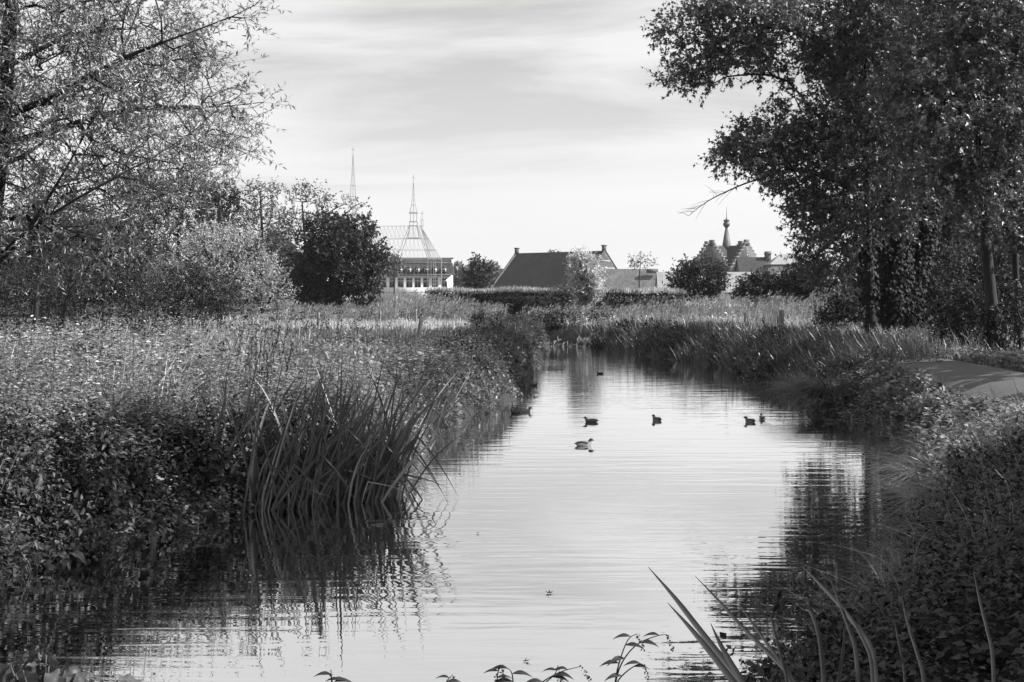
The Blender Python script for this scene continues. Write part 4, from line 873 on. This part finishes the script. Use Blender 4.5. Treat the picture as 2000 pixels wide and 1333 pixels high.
# right bank ------------------------------------------------------------
A = Acc(); x, y = band(7500, 46, 102, lambda y: xr(y) - .1, lambda y: xr(y) + 4.2, 1.2); n = len(x)
b_ = np.stack([x, y, terr(x, y) - .05], 1)
V, q = blades(b_, rvec(n) * .4 + [-.1, 0, 1], .55 + .65 * rng.random(n), .012 + .0004 * y, rvec(n) * .25 + [-.15, 0, -.15], k=3); A.add(V, [q])
x, y = band(2600, 44, 100, lambda y: xr(y) - .1, lambda y: xr(y) + 4, 1.2)
V, f, b_, t_ = herbs(x, y, .3 + .5 * rng.random(len(x)), .06 + .001 * y, 9, 'diamond', .5); A.add(V, [f])
stuff('bank_grass', A, M['sedge'], 'dark rough grass and herbs lining the far right bank', 'grass')
A = Acc(); x, y = band(9000, 58, 125, lambda y: xr(y) + 2, lambda y: xr(y) + 14, 1.0)
k = ~on_path(x, y, 1.0); x, y = x[k], y[k]; n = len(x); b_ = np.stack([x, y, terr(x, y) - .05], 1)
V, q = blades(b_, rvec(n) * .45 + [0, 0, 1], .5 + .6 * rng.random(n), .02 + .0004 * y, rvec(n) * .3 + [-.1, 0, -.2], k=3); A.add(V, [q])
V, f, b_, t_ = herbs(x[::4], y[::4], .5 + .4 * rng.random(len(x[::4])), .14, 8, 'diamond', .5); A.add(V, [f])
stuff('meadow_grass', A, M['weedpale'], 'sunlit pale grass and herbs between the right bank and the reed bed', 'grass')
A = Acc(); x, y = band(15000, 20, 60, lambda y: xr(y) - .1, lambda y: np.maximum(xr(y) + 8, .40 * y), 1.5)
k = ~on_path(x, y, 1.15); x, y = x[k], y[k]; n = len(x); b_ = np.stack([x, y, terr(x, y) - .03], 1)
V, q = blades(b_, rvec(n) * .5 + [0, 0, 1], .15 + .3 * rng.random(n), .008 + .0003 * y, rvec(n) * .4 + [-.1, 0, -.2], k=3); A.add(V, [q])
stuff('verge_grass', A, M['grass'], 'short grass on the verge between the stream and the gravel path', 'grass')
A = Acc(); x, y = band(5200, 21, 48, lambda y: xr(y) - .1, lambda y: xr(y) + 5.5, 1.4)
k = ~on_path(x, y, 1.4); x, y = x[k], y[k]
V, f, b_, t_ = herbs(x, y, .15 + .35 * rng.random(len(x)), .10 + .002 * y, 7, 'diamond', .6); A.add(V, [f])
stuff('verge_herbs', A, M['weed'], 'low leafy herbs on the verge beside the gravel path', 'herbs')
# near right bank
A = Acc(); x, y = band(3000, 9.5, 26, lambda y: xr(y) - .15, lambda y: np.maximum(xr(y) + 4, .385 * y + .5), 1.2)
V, f, b_, t_ = herbs(x, y, (.2 + .6 * rng.random(len(x))) * np.clip((x - xr(y)) / 1.5, .35, 1) * (1 + .5 * lump(x * 2, y * 1.6)), .06 + .0022 * y, 10, 'ovate4', .6, droop=.4); A.add(V, [f])
x, y = band(2000, 5.2, 12, lambda y: xr(y) - .05, lambda y: .40 * y + .6, 1.0)
V, f, b_, t_ = herbs(x, y, .12 + .28 * rng.random(len(x)), .085, 9, 'ovate4', .6, droop=.4); A.add(V, [f])
stuff('nettles', A, M['nettle'], 'dark nettles and herbs crowding the near right bank', 'nettles')
A = Acc(); x, y = band(4200, 12, 32, lambda y: xr(y) - .1, lambda y: xr(y) + 3.2, 1.1); n = len(x); b_ = np.stack([x, y, terr(x, y) - .02], 1)
V, q = blades(b_, rvec(n) * .75 + [-.15, 0, .8], .4 + .7 * rng.random(n), .008 + .0002 * y, rvec(n) * .55 + [-.15, 0, -.5], k=5); A.add(V, [q])
stuff('long_grass', A, M['grass'], 'long drooping grass hanging over the near right bank', 'grass')
# near bank below the camera
A = Acc(); x, y = band(450, 4.5, 7.0, lambda y: -.45 * y, lambda y: .45 * y, 1); V, f, b_, t_ = herbs(x, y, .06 + .12 * rng.random(len(x)), .07, 8, 'ovate4', .6); A.add(V, [f])
stuff('near_herbs', A, M['nettle'], 'low dark herbs on the near bank under the burdock', 'herbs')

# ------------------------------------------------------------------ countable plants by the water
def ribbon(c, w, fold=.25, face=None):
    """leaf blade along a path with a V section"""
    c = np.asarray(c, float); n = len(c); t = nrm(np.gradient(c, axis=0)); w = np.broadcast_to(w, n)
    f = np.array([0, -1., .15]) if face is None else np.asarray(face, float)
    s_ = nrm(np.cross(t, f)); u = np.cross(s_, t)
    L = c + s_ * (w / 2)[:, None] + u * (w * fold)[:, None]; R = c - s_ * (w / 2)[:, None] + u * (w * fold)[:, None]
    V = np.stack([L, c, R], 1).reshape(-1, 3); i = np.arange(n - 1) * 3
    return V, np.concatenate([np.stack([i, i + 1, i + 4, i + 3], 1), np.stack([i + 1, i + 2, i + 5, i + 4], 1)])
def taper(n, w, tip=.05): return w * np.interp(np.linspace(0, 1, n), [0, .3, .75, 1], [.7, 1, .7, tip])
def cattails(label, bases, n, Lr, mat, name='cattail_clump', lean=(.35, .25), up_limit=None, flat_n=0, wid=(.03, .055), wind=1.0):
    b0 = np.mean(bases, 0); z0 = max(-.2, float(terr(b0[0], b0[1])))
    root = thing(name, label, 'reeds', (b0[0], b0[1], z0), 'cattail clumps on the banks')
    for k in range(n):
        j = rng.random() * (len(bases) - 1); q = int(j); b = bases[q] + (bases[q + 1] - bases[q]) * (j - q) + rng.normal(size=2) * .16
        L = Lr[0] + (Lr[1] - Lr[0]) * rng.random(); a = rng.normal() * lean[1] + lean[0] * wind; f_ = rng.normal() * .18
        z = max(-.15, float(terr(b[0], b[1])) - .05)
        d = nrm(np.array([math.sin(a), f_, math.cos(a)])); t = np.linspace(0, 1, 9)
        sag = rng.random() ** 2 * .35
        c = np.array([b[0], b[1], z]) + d * (L * t)[:, None] + np.array([math.copysign(sag * .6, a), 0, -sag * .55]) * (L * t ** 2.4)[:, None]
        if flat_n and k >= n - flat_n:      # snapped blades lying out over the water
            kk = 5; c = c[:kk + 1] * .55 + c[0] * .45
            c = np.concatenate([c, [c[-1] + np.array([.25 + .12 * q_, -.03 * q_, -.05 - .05 * q_ * q_ * .4]) * (q_ + 1) * .5 for q_ in range(3)]]); c[:, 2] = np.maximum(c[:, 2], .012)
        elif rng.random() < .22:            # folded over
            kk = int(rng.integers(4, 7)); dn = c[kk] - c[kk - 1]; ln_ = np.linalg.norm(dn)
            for q_ in range(kk + 1, 9): c[q_] = c[kk] + (np.array([math.copysign(.75, a), .1, -.65]) * ln_ + np.array([0, 0, -.10 * ln_ * (q_ - kk)])) * (q_ - kk) * .8
        V, f = ribbon(c, taper(len(c), wid[0] + (wid[1] - wid[0]) * rng.random()), .2, nrm(np.array([rng.normal() * .6, -1, .2])))
        part('blade', V, f, M['deadblade'] if rng.random() < .14 else mat, root)
    return root
bx = lambda px, py: np.array([(px - 1000) / FPX * 9445 / (py - HOR), 9445 / (py - HOR)])
cattails('dense clump of broad cattail leaves leaning over the water', [bx(480, 1000), bx(560, 990), bx(640, 984), bx(720, 976), bx(775, 962)], 240, (1.4, 2.9), M['cattail'], lean=(.15, .26), flat_n=16)
cattails('cattail clump on the bank behind the leaning fence post', [bx(790, 862), bx(825, 832), bx(860, 822)], 60, (1.2, 2.2), M['cattail'], lean=(.3, .25), flat_n=8, wid=(.02, .035))
cattails('cattail leaves at the near corner of the weedy left bank', [bx(430, 1000), bx(480, 990), bx(520, 985)], 30, (1.0, 1.7), M['cattail'], lean=(.05, .3))
# dead dock stalks
def stalks(label, pts, hs):
    root = thing('dead_dock_plant', label, 'plant', tuple(pts[0]), 'dead dock plants on the left bank')
    for p, h in zip(pts, hs):
        c = smooth_path([p, p + [rng.normal() * .05, 0, h * .5], p + [rng.normal() * .12, 0, h]], 8)
        V, q = tube(c, np.linspace(.008, .003, 8), 4); st = part('stalk', V, q, M['stalk'], root)
        m = 46; t = .35 + .65 * rng.random(m); pp = np.stack([np.interp(t, np.linspace(0, 1, 8), c[:, i]) for i in range(3)], 1)
        V, f = leaves(pp, rvec(m) + [0, 0, .6], rvec(m), .035, .03); part('seeds', V, f, M['stalk'], st)['kind'] = 'stuff'
for px, D, n, label in ((520, 24.8, 11, 'tall clump of dead dock stalks behind the cattails'), (470, 25.5, 6, 'smaller clump of dead dock stalks beside the cattails'), (545, 27.5, 7, 'dead dock stalks standing behind the taller dock clump'), (180, 27, 4, 'few dead dock stalks in the weeds under the willow trunk'), (285, 30, 4, 'dead dock stalks among pale weed tops below the sallow bush')):
    pts = [np.array([(px + rng.normal() * 16 - 1000) / FPX * D, D + rng.normal() * .3, 0]) for _ in range(n)]
    for p in pts: p[2] = float(terr(p[0], p[1]))
    stalks(label, pts, [1.1 + .55 * rng.random() for _ in pts])
# sedge tussocks on the right bank
def tussock(label, px, D, n, L, mat='sedge', spread=.25):
    b = G(px, D, -.05); root = thing('sedge_tussock', label, 'grass', tuple(b), 'sedge tussocks on the right bank')
    a = rng.random(n) * 6.28; o = np.stack([np.cos(a), np.sin(a), np.zeros(n)], 1); bb = b + o * (spread * rng.random((n, 1)) ** .5)
    V, q = blades(bb, o * (.2 + .6 * rng.random((n, 1))) + rvec(n) * .22 + [-.08, -.05, 1], L * (.45 + .65 * rng.random(n)), .012 + .0003 * D, o * .7 + rvec(n) * .25 + [-.1, -.05, -.75], k=6)
    part('blades', V, q, M[mat], root)
tussock('large arching sedge tussock overhanging the water by the ducks', 1622, 43.5, 900, 1.9, spread=.7)
tussock('arching sedge tussock behind the large tussock', 1690, 46, 420, 1.4, spread=.5)
tussock('small sedge tussock on the verge beside the gravel path', 1765, 41, 160, .8)
tussock('drooping sedge tussock at the water edge of the near right bank', 1830, 27, 420, 1.1, 'grass', .6)
tussock('broad sedge tussock above the nettles on the near right bank', 1900, 21, 520, 1.2, 'grass', .7)
tussock('low sedge tussock on the waterline below the rough right bank', 1425, 64, 160, .8, 'grass')
for px, D, lab in ((1850, 31, 'drooping sedge tussock on the shaded shore just past the sedge overhang'), (1850, 27.5, 'sedge tussock trailing its tips in the dark reflection'), (1862, 23.5, 'sedge tussock at the waterline beside the brambles'), (1850, 20.5, 'low sedge tussock hanging over the near right shore')):
    tussock(lab, px, D, 300, 1.0, 'sedge', .45)
A = Acc(); nc = 16; cy_ = 10.5 + 16 * rng.random(nc); cx_ = xr(cy_) + .5 + 3 * rng.random(nc); m = 70
x = np.repeat(cx_, m) + rng.normal(size=nc * m) * .10; y = np.repeat(cy_, m) + rng.normal(size=nc * m) * .10; n = nc * m
V, q = blades(np.stack([x, y, terr(x, y)], 1), rvec(n) * .5 + [0, 0, 1], .5 + .6 * rng.random(n), .010, rvec(n) * .45 + [0, 0, -.35], k=5); A.add(V, [q])
stuff('grass_tufts', A, M['grass'], 'wiry grass tufts standing out of the near right brambles', 'grass')
# iris blades in the near right corner
def iris(label, specs, D):
    b = P(specs[0][1][-1][0], specs[0][1][-1][1], D); root = thing('iris_plant', label, 'plant', (b[0], b[1], max(0., float(terr(b[0], b[1])))), 'iris plants on the near bank')
    for w, pts in specs:
        pts = [p for p in pts]; (xa, ya), (xb_, yb_) = pts[-2], pts[-1]
        pts = pts + [(xb_ + (xb_ - xa) * .7, yb_ + (yb_ - ya) * .7)]
        k = len(pts); c = np.array([P(a, b_, D + .25 * q_ / k) for q_, (a, b_) in enumerate(pts)])
        g = c[-1].copy(); g[2] = float(terr(g[0], g[1])) - .05; g[1] += .05
        c = smooth_path(np.concatenate([c, [g]]) if g[2] < c[-1][2] else c, 16)
        V, f = ribbon(c, taper(16, w * D / FPX, .08)[::-1], .18, (.25, -1, .2)); part('blade', V, f, M['iris' if D > 7 else 'cattail'], root)
iris('dark iris leaves rising from the near bank, longest tip bent over the water', [(15, [(1266, 1108), (1320, 1170), (1365, 1230), (1448, 1333)]), (16, [(1304, 1178), (1360, 1240), (1432, 1333)]), (15, [(1388, 1218), (1408, 1265), (1450, 1333)])], 6.2)
iris('slim iris leaves crossing in front of the grove reflection', [(10, [(1357, 1125), (1410, 1180), (1445, 1222), (1520, 1295)]), (8, [(1438, 1171), (1470, 1220), (1522, 1290)]), (8, [(1500, 1178), (1511, 1230), (1530, 1300)])], 6.8)
iris('pair of iris leaves standing in the nettles of the near right bank', [(11, [(1565, 1105), (1600, 1140), (1640, 1182), (1685, 1240)]), (11, [(1620, 1125), (1640, 1180), (1662, 1240)]), (9, [(1640, 1180), (1665, 1210), (1690, 1260)])], 7.4)
iris('single iris leaf curving up among the nettles', [(10, [(1760, 1155), (1768, 1205), (1792, 1280)]), (7, [(1745, 1205), (1752, 1240), (1762, 1290)])], 7.6)
iris('iris leaves on the near right bank with tips bent downward', [(12, [(1570, 1192), (1582, 1190), (1600, 1240), (1606, 1300)]), (9, [(1650, 1210), (1648, 1260), (1640, 1310)]), (10, [(1900, 1110), (1912, 1170), (1930, 1240)])], 7.2)
# smartweed sprays along the bottom
def smartweed(label, stems_px, D):
    b = P(*stems_px[0][0], D); g = float(terr(b[0], b[1])); root = thing('smartweed_plant', label, 'plant', (b[0], b[1], g), 'smartweed plants on the near bank')
    for st in stems_px:
        c = np.array([P(a, b_, D) for a, b_ in st]); g0 = c[0].copy(); g0[2] = float(terr(c[0][0], c[0][1])) - .03
        c = smooth_path(np.concatenate([[g0], c]) if g0[2] < c[0][2] else c, 22)
        V, q = tube(c, np.linspace(.0042, .0014, 22), 5); so = part('stem', V, q, M['stalk'], root)
        L = len(c)
        for q_ in range(5, 19, 4):
            sd = 1 if (q_ // 4) % 2 else -1; ln = (.11 - .004 * q_ * .6) * (.8 + .4 * rng.random()); t = np.linspace(0, 1, 8)[:, None]
            d = nrm(np.array([sd * .9, .25 * rng.normal(), .35])); cc = c[q_] + d * ln * t + np.array([0, 0, -.5 * ln]) * t ** 2
            V, f = ribbon(cc, ln * .3 * np.interp(np.linspace(0, 1, 8), [0, .35, 1], [.12, 1, .03]), .12, (rng.normal() * .3, -.6, 1)); part('leaf', V, f, M['nettle'], root)
        m = 26; t = rng.random(m); e0 = c[-1]; dd = np.array([c[-1][0] - c[-4][0], 0, 0]) * .8 + np.array([.01, 0, -.07])
        pp = e0 + np.outer(t, dd) + rng.normal(size=(m, 3)) * .0035
        V, f = leaves(pp, rvec(m) + [0, 0, -.5], rvec(m), .012, .009); part('seed_spike', V, f, M['stalk'], root)
smartweed('arching smartweed sprays with drooping seed spikes over the water', [[(1195, 1345), (1215, 1290), (1245, 1255), (1290, 1240), (1303, 1240)], [(1190, 1345), (1225, 1310), (1250, 1295), (1258, 1300)], [(1195, 1345), (1215, 1275), (1228, 1245), (1246, 1238)]], 5.8)
smartweed('low slanting smartweed spray beside the arching sprays', [[(1035, 1350), (1070, 1325), (1100, 1310), (1135, 1302)], [(1045, 1350), (1085, 1318), (1090, 1300)]], 5.8)
smartweed('smartweed with curled leaf below the floating leaf', [[(1002, 1350), (1002, 1325), (998, 1308), (975, 1300)], [(975, 1350), (970, 1320), (978, 1300)]], 5.8)
smartweed('small smartweed shoot at the water edge left of the curled one', [[(868, 1350), (872, 1330), (885, 1318)]], 5.8)
smartweed('small smartweed shoot standing apart toward the burdock', [[(648, 1350), (648, 1325), (646, 1310)], [(648, 1350), (655, 1328), (676, 1330)]], 5.8)
# burdock leaves in the near left corner
def big_leaf(base, tip, w, droop, mat, parent, wave=.05, up=(0, -.3, 1)):
    base, tip = np.asarray(base, float), np.asarray(tip, float); a = tip - base; L = np.linalg.norm(a); a = a / L; s_ = nrm(np.cross(a, nrm(np.array(up, float)))); u = np.cross(s_, a)
    nt, ns = 19, 13; V = []
    ph = rng.random() * 6
    for i in range(nt):
        t = i / (nt - 1); wt = w * math.sin(math.pi * min(1, t * .97 + .03) ** .72) ** .85 + .004
        for j in range(ns):
            v = (j / (ns - 1) - .5) * 2
            V.append(base + a * L * t + s_ * wt / 2 * v + u * (-droop * L * t * t + .10 * w * abs(v) + wave * w * abs(v) ** 2 * math.sin(t * 17 + ph + (2 if v > 0 else 0)) + .030 * w * math.sin(34 * t - 9 * abs(v)) * (1 - abs(v) * .5) - .05 * w * math.exp(-(v * 6) ** 2)))
    i = (np.arange(nt - 1)[:, None] * ns + np.arange(ns - 1)[None]).ravel()
    return part('leaf', V, np.stack([i, i + 1, i + ns + 1, i + ns], 1), mat, parent, True)
def burdock(label, specs, D, centre):
    b = P(*centre, D); g = float(terr(b[0], b[1])); root = thing('burdock_plant', label, 'plant', (b[0], b[1], g), 'burdock plants')
    for (bx_, by_), (tx, ty), w, dr in specs:
        p0, p1 = P(bx_, by_, D + rng.normal() * .08), P(tx, ty, D + rng.normal() * .15); s_ = D / FPX
        V, q = tube(smooth_path([(b[0], b[1], g - .02), (b + p0) / 2 + [0, 0, -.05], p0], 8), .006, 5); part('leaf_stalk', V, q, M['burdock'], root)
        big_leaf(p0, p1, w * s_ * .8, dr + .15, M['burdock'], root, wave=.11)
burdock('pale burdock with large crinkled leaves on the near bank', [((80, 1320), (20, 1335), 60, .1), ((95, 1300), (60, 1285), 34, .3), ((85, 1290), (150, 1335), 55, .5), ((120, 1310), (95, 1350), 60, .4), ((60, 1330), (0, 1310), 40, .2),
        ((130, 1310), (170, 1345), 46, .3), ((90, 1280), (118, 1335), 40, .7), ((30, 1318), (-15, 1350), 52, .3), ((160, 1330), (195, 1345), 40, .2), ((75, 1275), (30, 1300), 36, .6), ((70, 1268), (135, 1312), 44, .55), ((20, 1300), (-20, 1330), 50, .3), ((100, 1330), (60, 1360), 60, .2), ((150, 1315), (120, 1345), 50, .4), ((45, 1310), (75, 1345), 50, .4)], 7.6, (80, 1420))
burdock('burdock with one long arched leaf over the dark reflection', [((228, 1330), (292, 1318), 42, .35), ((200, 1335), (180, 1310), 34, .3), ((215, 1340), (200, 1365), 40, .2)], 7.8, (215, 1420))
burdock('burdock growing at the waterline of the weedy left bank', [((35, 1085), (5, 1075), 34, .3), ((40, 1075), (58, 1055), 26, .2), ((75, 1080), (75, 1105), 22, .0), ((110, 1085), (128, 1075), 26, .3), ((55, 1095), (35, 1115), 30, .3), ((120, 1095), (140, 1105), 24, .3), ((140, 1080), (160, 1072), 22, .4)], 17.6, (70, 1125))
burdock('single burdock stem with round leaf dipping to the water', [((262, 1000), (288, 985), 26, .2), ((255, 995), (235, 1010), 24, .3), ((292, 1025), (314, 1050), 14, .7), ((250, 985), (250, 970), 18, .2), ((240, 1040), (225, 1055), 18, .3)], 20.0, (260, 1045))
# ------------------------------------------------------------------ fences
def post(label, base_px, D, h, r, lean=(0, 0), group='old fence posts'):
    x = (base_px - 1000) / FPX * D; z = float(terr(x, D)); b = np.array([x, D, z - .2])
    root = thing('fence_post', label, 'post', (x, D, z), group)
    c = np.array([b + np.array([lean[0] * t, lean[1] * t, (h + .2) * t]) for t in np.linspace(0, 1, 7)])
    V, q = tube(c, np.array([r, r, r * 1.02, r * .98, r, r * .96, r * .9]), 9, wob=.14); part('timber', V, q, M['wood'], root, True)
    for k in range(3):
        p = c[2 + 2 * k] + [0, -r, 0]; V, q = segs([p - [.02, 0, 0]], [p + [.02, 0, .01]], [.006], [.006], 5); part('staple', V, q, M['wire'], root)
    return c[-1]
post('leaning weathered fence post on the left bank behind the cattails', 812, 55, 1.32, .085, (.22, 0))
post('thick weathered post in front of the sallow bush', 404, 104, 1.35, .13)
post('thin post leaning against the thick post by the sallow bush', 394, 104.3, 1.3, .07, (-.05, 0))
post('short fence post on the dry grass strip below the round dark tree', 742, 98, 1.1, .08, (.02, 0))
post('short fence post on the dry grass strip nearer the stream', 812, 96, 1.25, .08)
post('short fence post in the meadow grass beside the dry strip', 622, 88, 1.1, .08)
post('stout square topped post in the sunlit grass right of the stream', 1526, 84, 1.25, .17)
post('thin post beside the stout post in the sunlit grass', 1519, 85, 1.1, .05)
post('thin dark post between the reed bed and the stout post', 1455, 82, 1.15, .05)
fw = thing('wire_fence', 'thin sagging strands of fence wire across the meadow', 'fence', (0, 96, 1.4))
for z in (.5, .8, 1.05):
    a = [np.array([(q - 1000) / FPX * d, d - .09, 1.4 + z]) for q, d in ((404, 104), (622, 88), (742, 98), (812, 96), (812, 55))][:4]
    c = np.concatenate([[a[i] + (a[i + 1] - a[i]) * t + [0, 0, -.12 * 4 * t * (1 - t)] for t in np.linspace(0, 1, 9)[:-1]] for i in range(3)] + [[a[3]]])
    V, q = tube(c, .006, 4); part('wire', V, q, M['wire'], fw)

# ------------------------------------------------------------------ ducks
def duck(label, px, py, heading, kind='hen', length=.46, group='ducks on the stream', head_turn=0.0, dab=False):
    """heading: degrees, 0 = facing picture right, 90 = facing away"""
    D = 9445 / (py - HOR); x = (px - 1000) / FPX * D
    coot = kind == 'coot'
    sp = [(-.265, .085, .006, .003), (-.235, .078, .035, .010), (-.19, .062, .062, .026), (-.12, .048, .090, .072), (-.03, .040, .104, .096), (.06, .040, .100, .098), (.125, .052, .082, .084),
          (.156, .084, .062, .066), (.163, .110, .052, .054), (.168, .132, .046, .047), (.178, .153, .046, .048), (.203, .166, .047, .048), (.230, .162, .037, .038), (.248, .154, .020, .022), (.265, .154, .017, .011), (.288, .150, .019, .007), (.303, .149, .010, .003)]
    if coot: sp = [(a, b, c * (1.05 if a < .1 else .85), d * (1.1 if a < .1 else .85)) for a, b, c, d in sp[:-3]] + [(.262, .152, .010, .009), (.274, .148, .004, .003)]
    k = 12; sc_ = length / .56
    cc = np.array([(a, 0, b) for a, b, _, _ in sp]); t = nrm(np.gradient(cc, axis=0)); V = []
    for (a, b, w_, h_), tt, c in zip(sp, t, cc):
        u = np.array([-tt[2], 0, tt[0]])
        if u[2] < 0 and a < .1: u = -u
        for q_ in range(k):
            an = 2 * math.pi * q_ / k; V.append(c + np.array([0, 1, 0]) * w_ * math.cos(an) + u * h_ * math.sin(an))
    V = np.array(V)
    if head_turn:
        m_ = np.repeat(cc[:, 0] > .165, k); ca, sa = math.cos(head_turn), math.sin(head_turn); q_ = V[m_] - [.172, 0, 0]; V[m_] = np.stack([q_[:, 0] * ca - q_[:, 1] * sa + .172, q_[:, 0] * sa + q_[:, 1] * ca, q_[:, 2]], 1)
    V[:, 2] -= .015; V *= sc_
    n = len(sp); i = np.arange(k); j = (i + 1) % k
    quads = np.concatenate([np.stack([i, j, j + k, i + k], 1) + r * k for r in range(n - 1)])
    me = mesh_np('body', V, [quads, np.array([np.arange(k)[::-1]]), np.array([np.arange(k) + (n - 1) * k])]); smooth(me)
    ca, sa = math.cos(math.radians(heading)), math.sin(math.radians(heading))
    root = thing('coot' if coot else 'duck', label, 'coot' if coot else 'duck', (x, D, 0), group); root.rotation_euler = (0, 0, math.radians(heading))
    ORG[root.name] = np.zeros(3)
    mats = dict(drake=('duckgrey', 'duckdark', 'duckpale', 'duckdark'), hen=('duckbrown', 'duckbrown', 'duckbrown', 'duckbrown'), coot=('duckdark',) * 4, pale=('duckpale', 'duckgrey', 'duckpale', 'duckgrey'))[kind]
    for mm in mats: me.materials.append(M[mm])
    me.materials.append(M['bill'] if not coot else M['duckpale'])
    mi = np.zeros(len(me.polygons), int)
    for r in range(n - 1):
        for q_ in range(k):
            a = cc[r][0]; idx = r * k + q_
            if r >= 13 or (coot and r >= 13): m_ = 4
            elif a >= .165 and r >= 8: m_ = 1
            elif r >= 5: m_ = 2
            elif r <= 1: m_ = 3
            elif 1 <= q_ <= 4: m_ = 3 if kind == 'drake' and r < 3 else 0
            else: m_ = 0
            mi[idx] = m_
    mi[-1] = 4; me.polygons.foreach_set('material_index', mi)
    b = obj('body', me, None, root); sb = b.modifiers.new('smooth', 'SUBSURF'); sb.levels = 1; sb.render_levels = 2
    for sg in (-1, 1):      # folded wings and eyes
        W = []
        for q_ in range(9):
            tt = q_ / 8; xx = .10 - .31 * tt; ww = .030 * math.sin(math.pi * min(.98, tt * .9 + .12)) + .003; yy = .088 * (1 - tt ** 2 * .75); zc2 = .088 + .015 * tt
            for v in (-1, -.3, .4, 1): W.append((xx, sg * (yy * (1 - .22 * max(0, v)) + .008 * (1 - abs(v))), zc2 + v * ww - .015))
        W = np.array(W) * sc_; i2 = (np.arange(8)[:, None] * 4 + np.arange(3)[None]).ravel()
        wo_ = part('wing', W, np.stack([i2, i2 + 1, i2 + 5, i2 + 4], 1), M['duckdark' if kind != 'hen' else 'duckbrown'], root, True)
        sd = wo_.modifiers.new('thick', 'SOLIDIFY'); sd.thickness = .008 * sc_; sd.offset = 0
        hd = np.array([.224, sg * .036, .160]) * sc_
        if head_turn:
            q_ = hd - np.array([.172 * sc_, 0, 0]); c_, s_ = math.cos(head_turn), math.sin(head_turn); hd = np.array([q_[0] * c_ - q_[1] * s_ + .172 * sc_, q_[0] * s_ + q_[1] * c_, hd[2]])
        V2, q2 = rings(hd[0], hd[1], [(hd[2] - .004, .002), (hd[2], .005), (hd[2] + .004, .002)], 6); part('eye', V2, q2, M['glass'], root)
    return root
duck('drake with dark head and pale breast swimming alone', 1140, 871, 12, 'drake', .50)
duck('brown duck with bill dipped, swimming ahead of the drake', 1155, 825, 172, 'hen', .46)
duck('dark drake seen from behind in open water beside the brown duck', 1283, 822, 118, 'drake', .48)
duck('drake of the pair by the right bank, head turned aside', 1465, 825, 125, 'drake', .46, head_turn=.5)
duck('dark drake of the pair by the right bank seen straight from behind', 1489, 819, 88, 'drake', .48)
duck('brown duck swimming with the coot along the left bank', 1025, 805, 8, 'hen', .46)
duck('black coot close beside the brown duck at the left bank', 1008, 808, 165, 'coot', .40)
duck('black coot half hidden against the cattails', 956, 808, 20, 'coot', .38)
duck('small dark coot under the grassy bend of the left bank', 1043, 754, 20, 'coot', .36)
duck('lone coot far up the stream', 1172, 731, 178, 'coot', .38)
duck('pale duck resting in the shade under the sedge tussock', 1578, 824, 100, 'pale', .44)
duck('dark coot in the shade at the foot of the right bank', 1620, 824, 176, 'coot', .40)
# ------------------------------------------------------------------ floating bits
def float_leaf(label, px, py, size, rot, lobes=4):
    D = 9445 / (py - HOR); x = (px - 1000) / FPX * D; pts = [(0, 0, .012)]; m = lobes * 4
    for q_ in range(m):
        a = 2 * math.pi * q_ / m; r = size * (.55 + .45 * (1 if q_ % 2 else -.35)) * (.75 + .25 * math.cos(a)); pts.append((x + r * math.cos(a + rot), D + r * math.sin(a + rot), .008 + .035 * (q_ % 2) * rng.random()))
    pts[0] = (x, D, .01)
    root = part('floating_leaf', np.array(pts), np.array([(0, 1 + q_, 1 + (q_ + 1) % m) for q_ in range(m)]), M['stalk'], None)
    tag(root, label, 'leaf', 'leaves floating on the stream')
float_leaf('curled lobed leaf floating upright in the open water', 1072, 1160, .07, 1.0)
float_leaf('lobed leaf floating just above the smartweed', 1026, 1293, .055, .2)
float_leaf('small leaf floating off the cattail tips', 932, 1043, .04, .5, 3)
float_leaf('lobed leaf floating by the iris leaves', 1468, 1206, .075, .3)
float_leaf('small dark leaf floating between the ducks and the sedge', 1338, 791, .10, .3, 3)
tw = thing('floating_twig', 'dry curved twig lying on the water at the left bank', 'twig', (*bx(1045, 772), 0.0))
c = np.array([(*bx(1036, 772), .0), (*bx(1040, 772), .07), (*bx(1046, 772), .12), (*bx(1052, 772), .05)]); V, q = tube(smooth_path(c, 8), .02, 5); part('stem', V, q, M['stalk'], tw)
tw = thing('floating_twig', 'short stick standing out of the water beyond the cattail tips', 'twig', (*bx(846, 1010), 0.0))
V, q = tube(np.array([(*bx(843, 1012), -.05), (*bx(845, 1012), .02), (*bx(850, 1012), .08)]), .008, 5); part('stem', V, q, M['stalk'], tw)

# ------------------------------------------------------------------ the air
m, n, l = newmat('haze_air')
pv = N(n, 'ShaderNodeVolumePrincipled'); pv.inputs['Color'].default_value = grey(.95); pv.inputs['Density'].default_value = .00008; pv.inputs['Anisotropy'].default_value = .3
o = N(n, 'ShaderNodeOutputMaterial'); l.new(pv.outputs[0], o.inputs['Volume'])
V, Fq = boxv((0, 1120, 25), (1560, 0, 0), (0, 1340, 0), (0, 0, 27))
hz = part('haze', np.array(V), np.array(Fq), m, None); tag(hz, 'thin pale haze filling the air over the meadows', 'haze', kind='stuff')
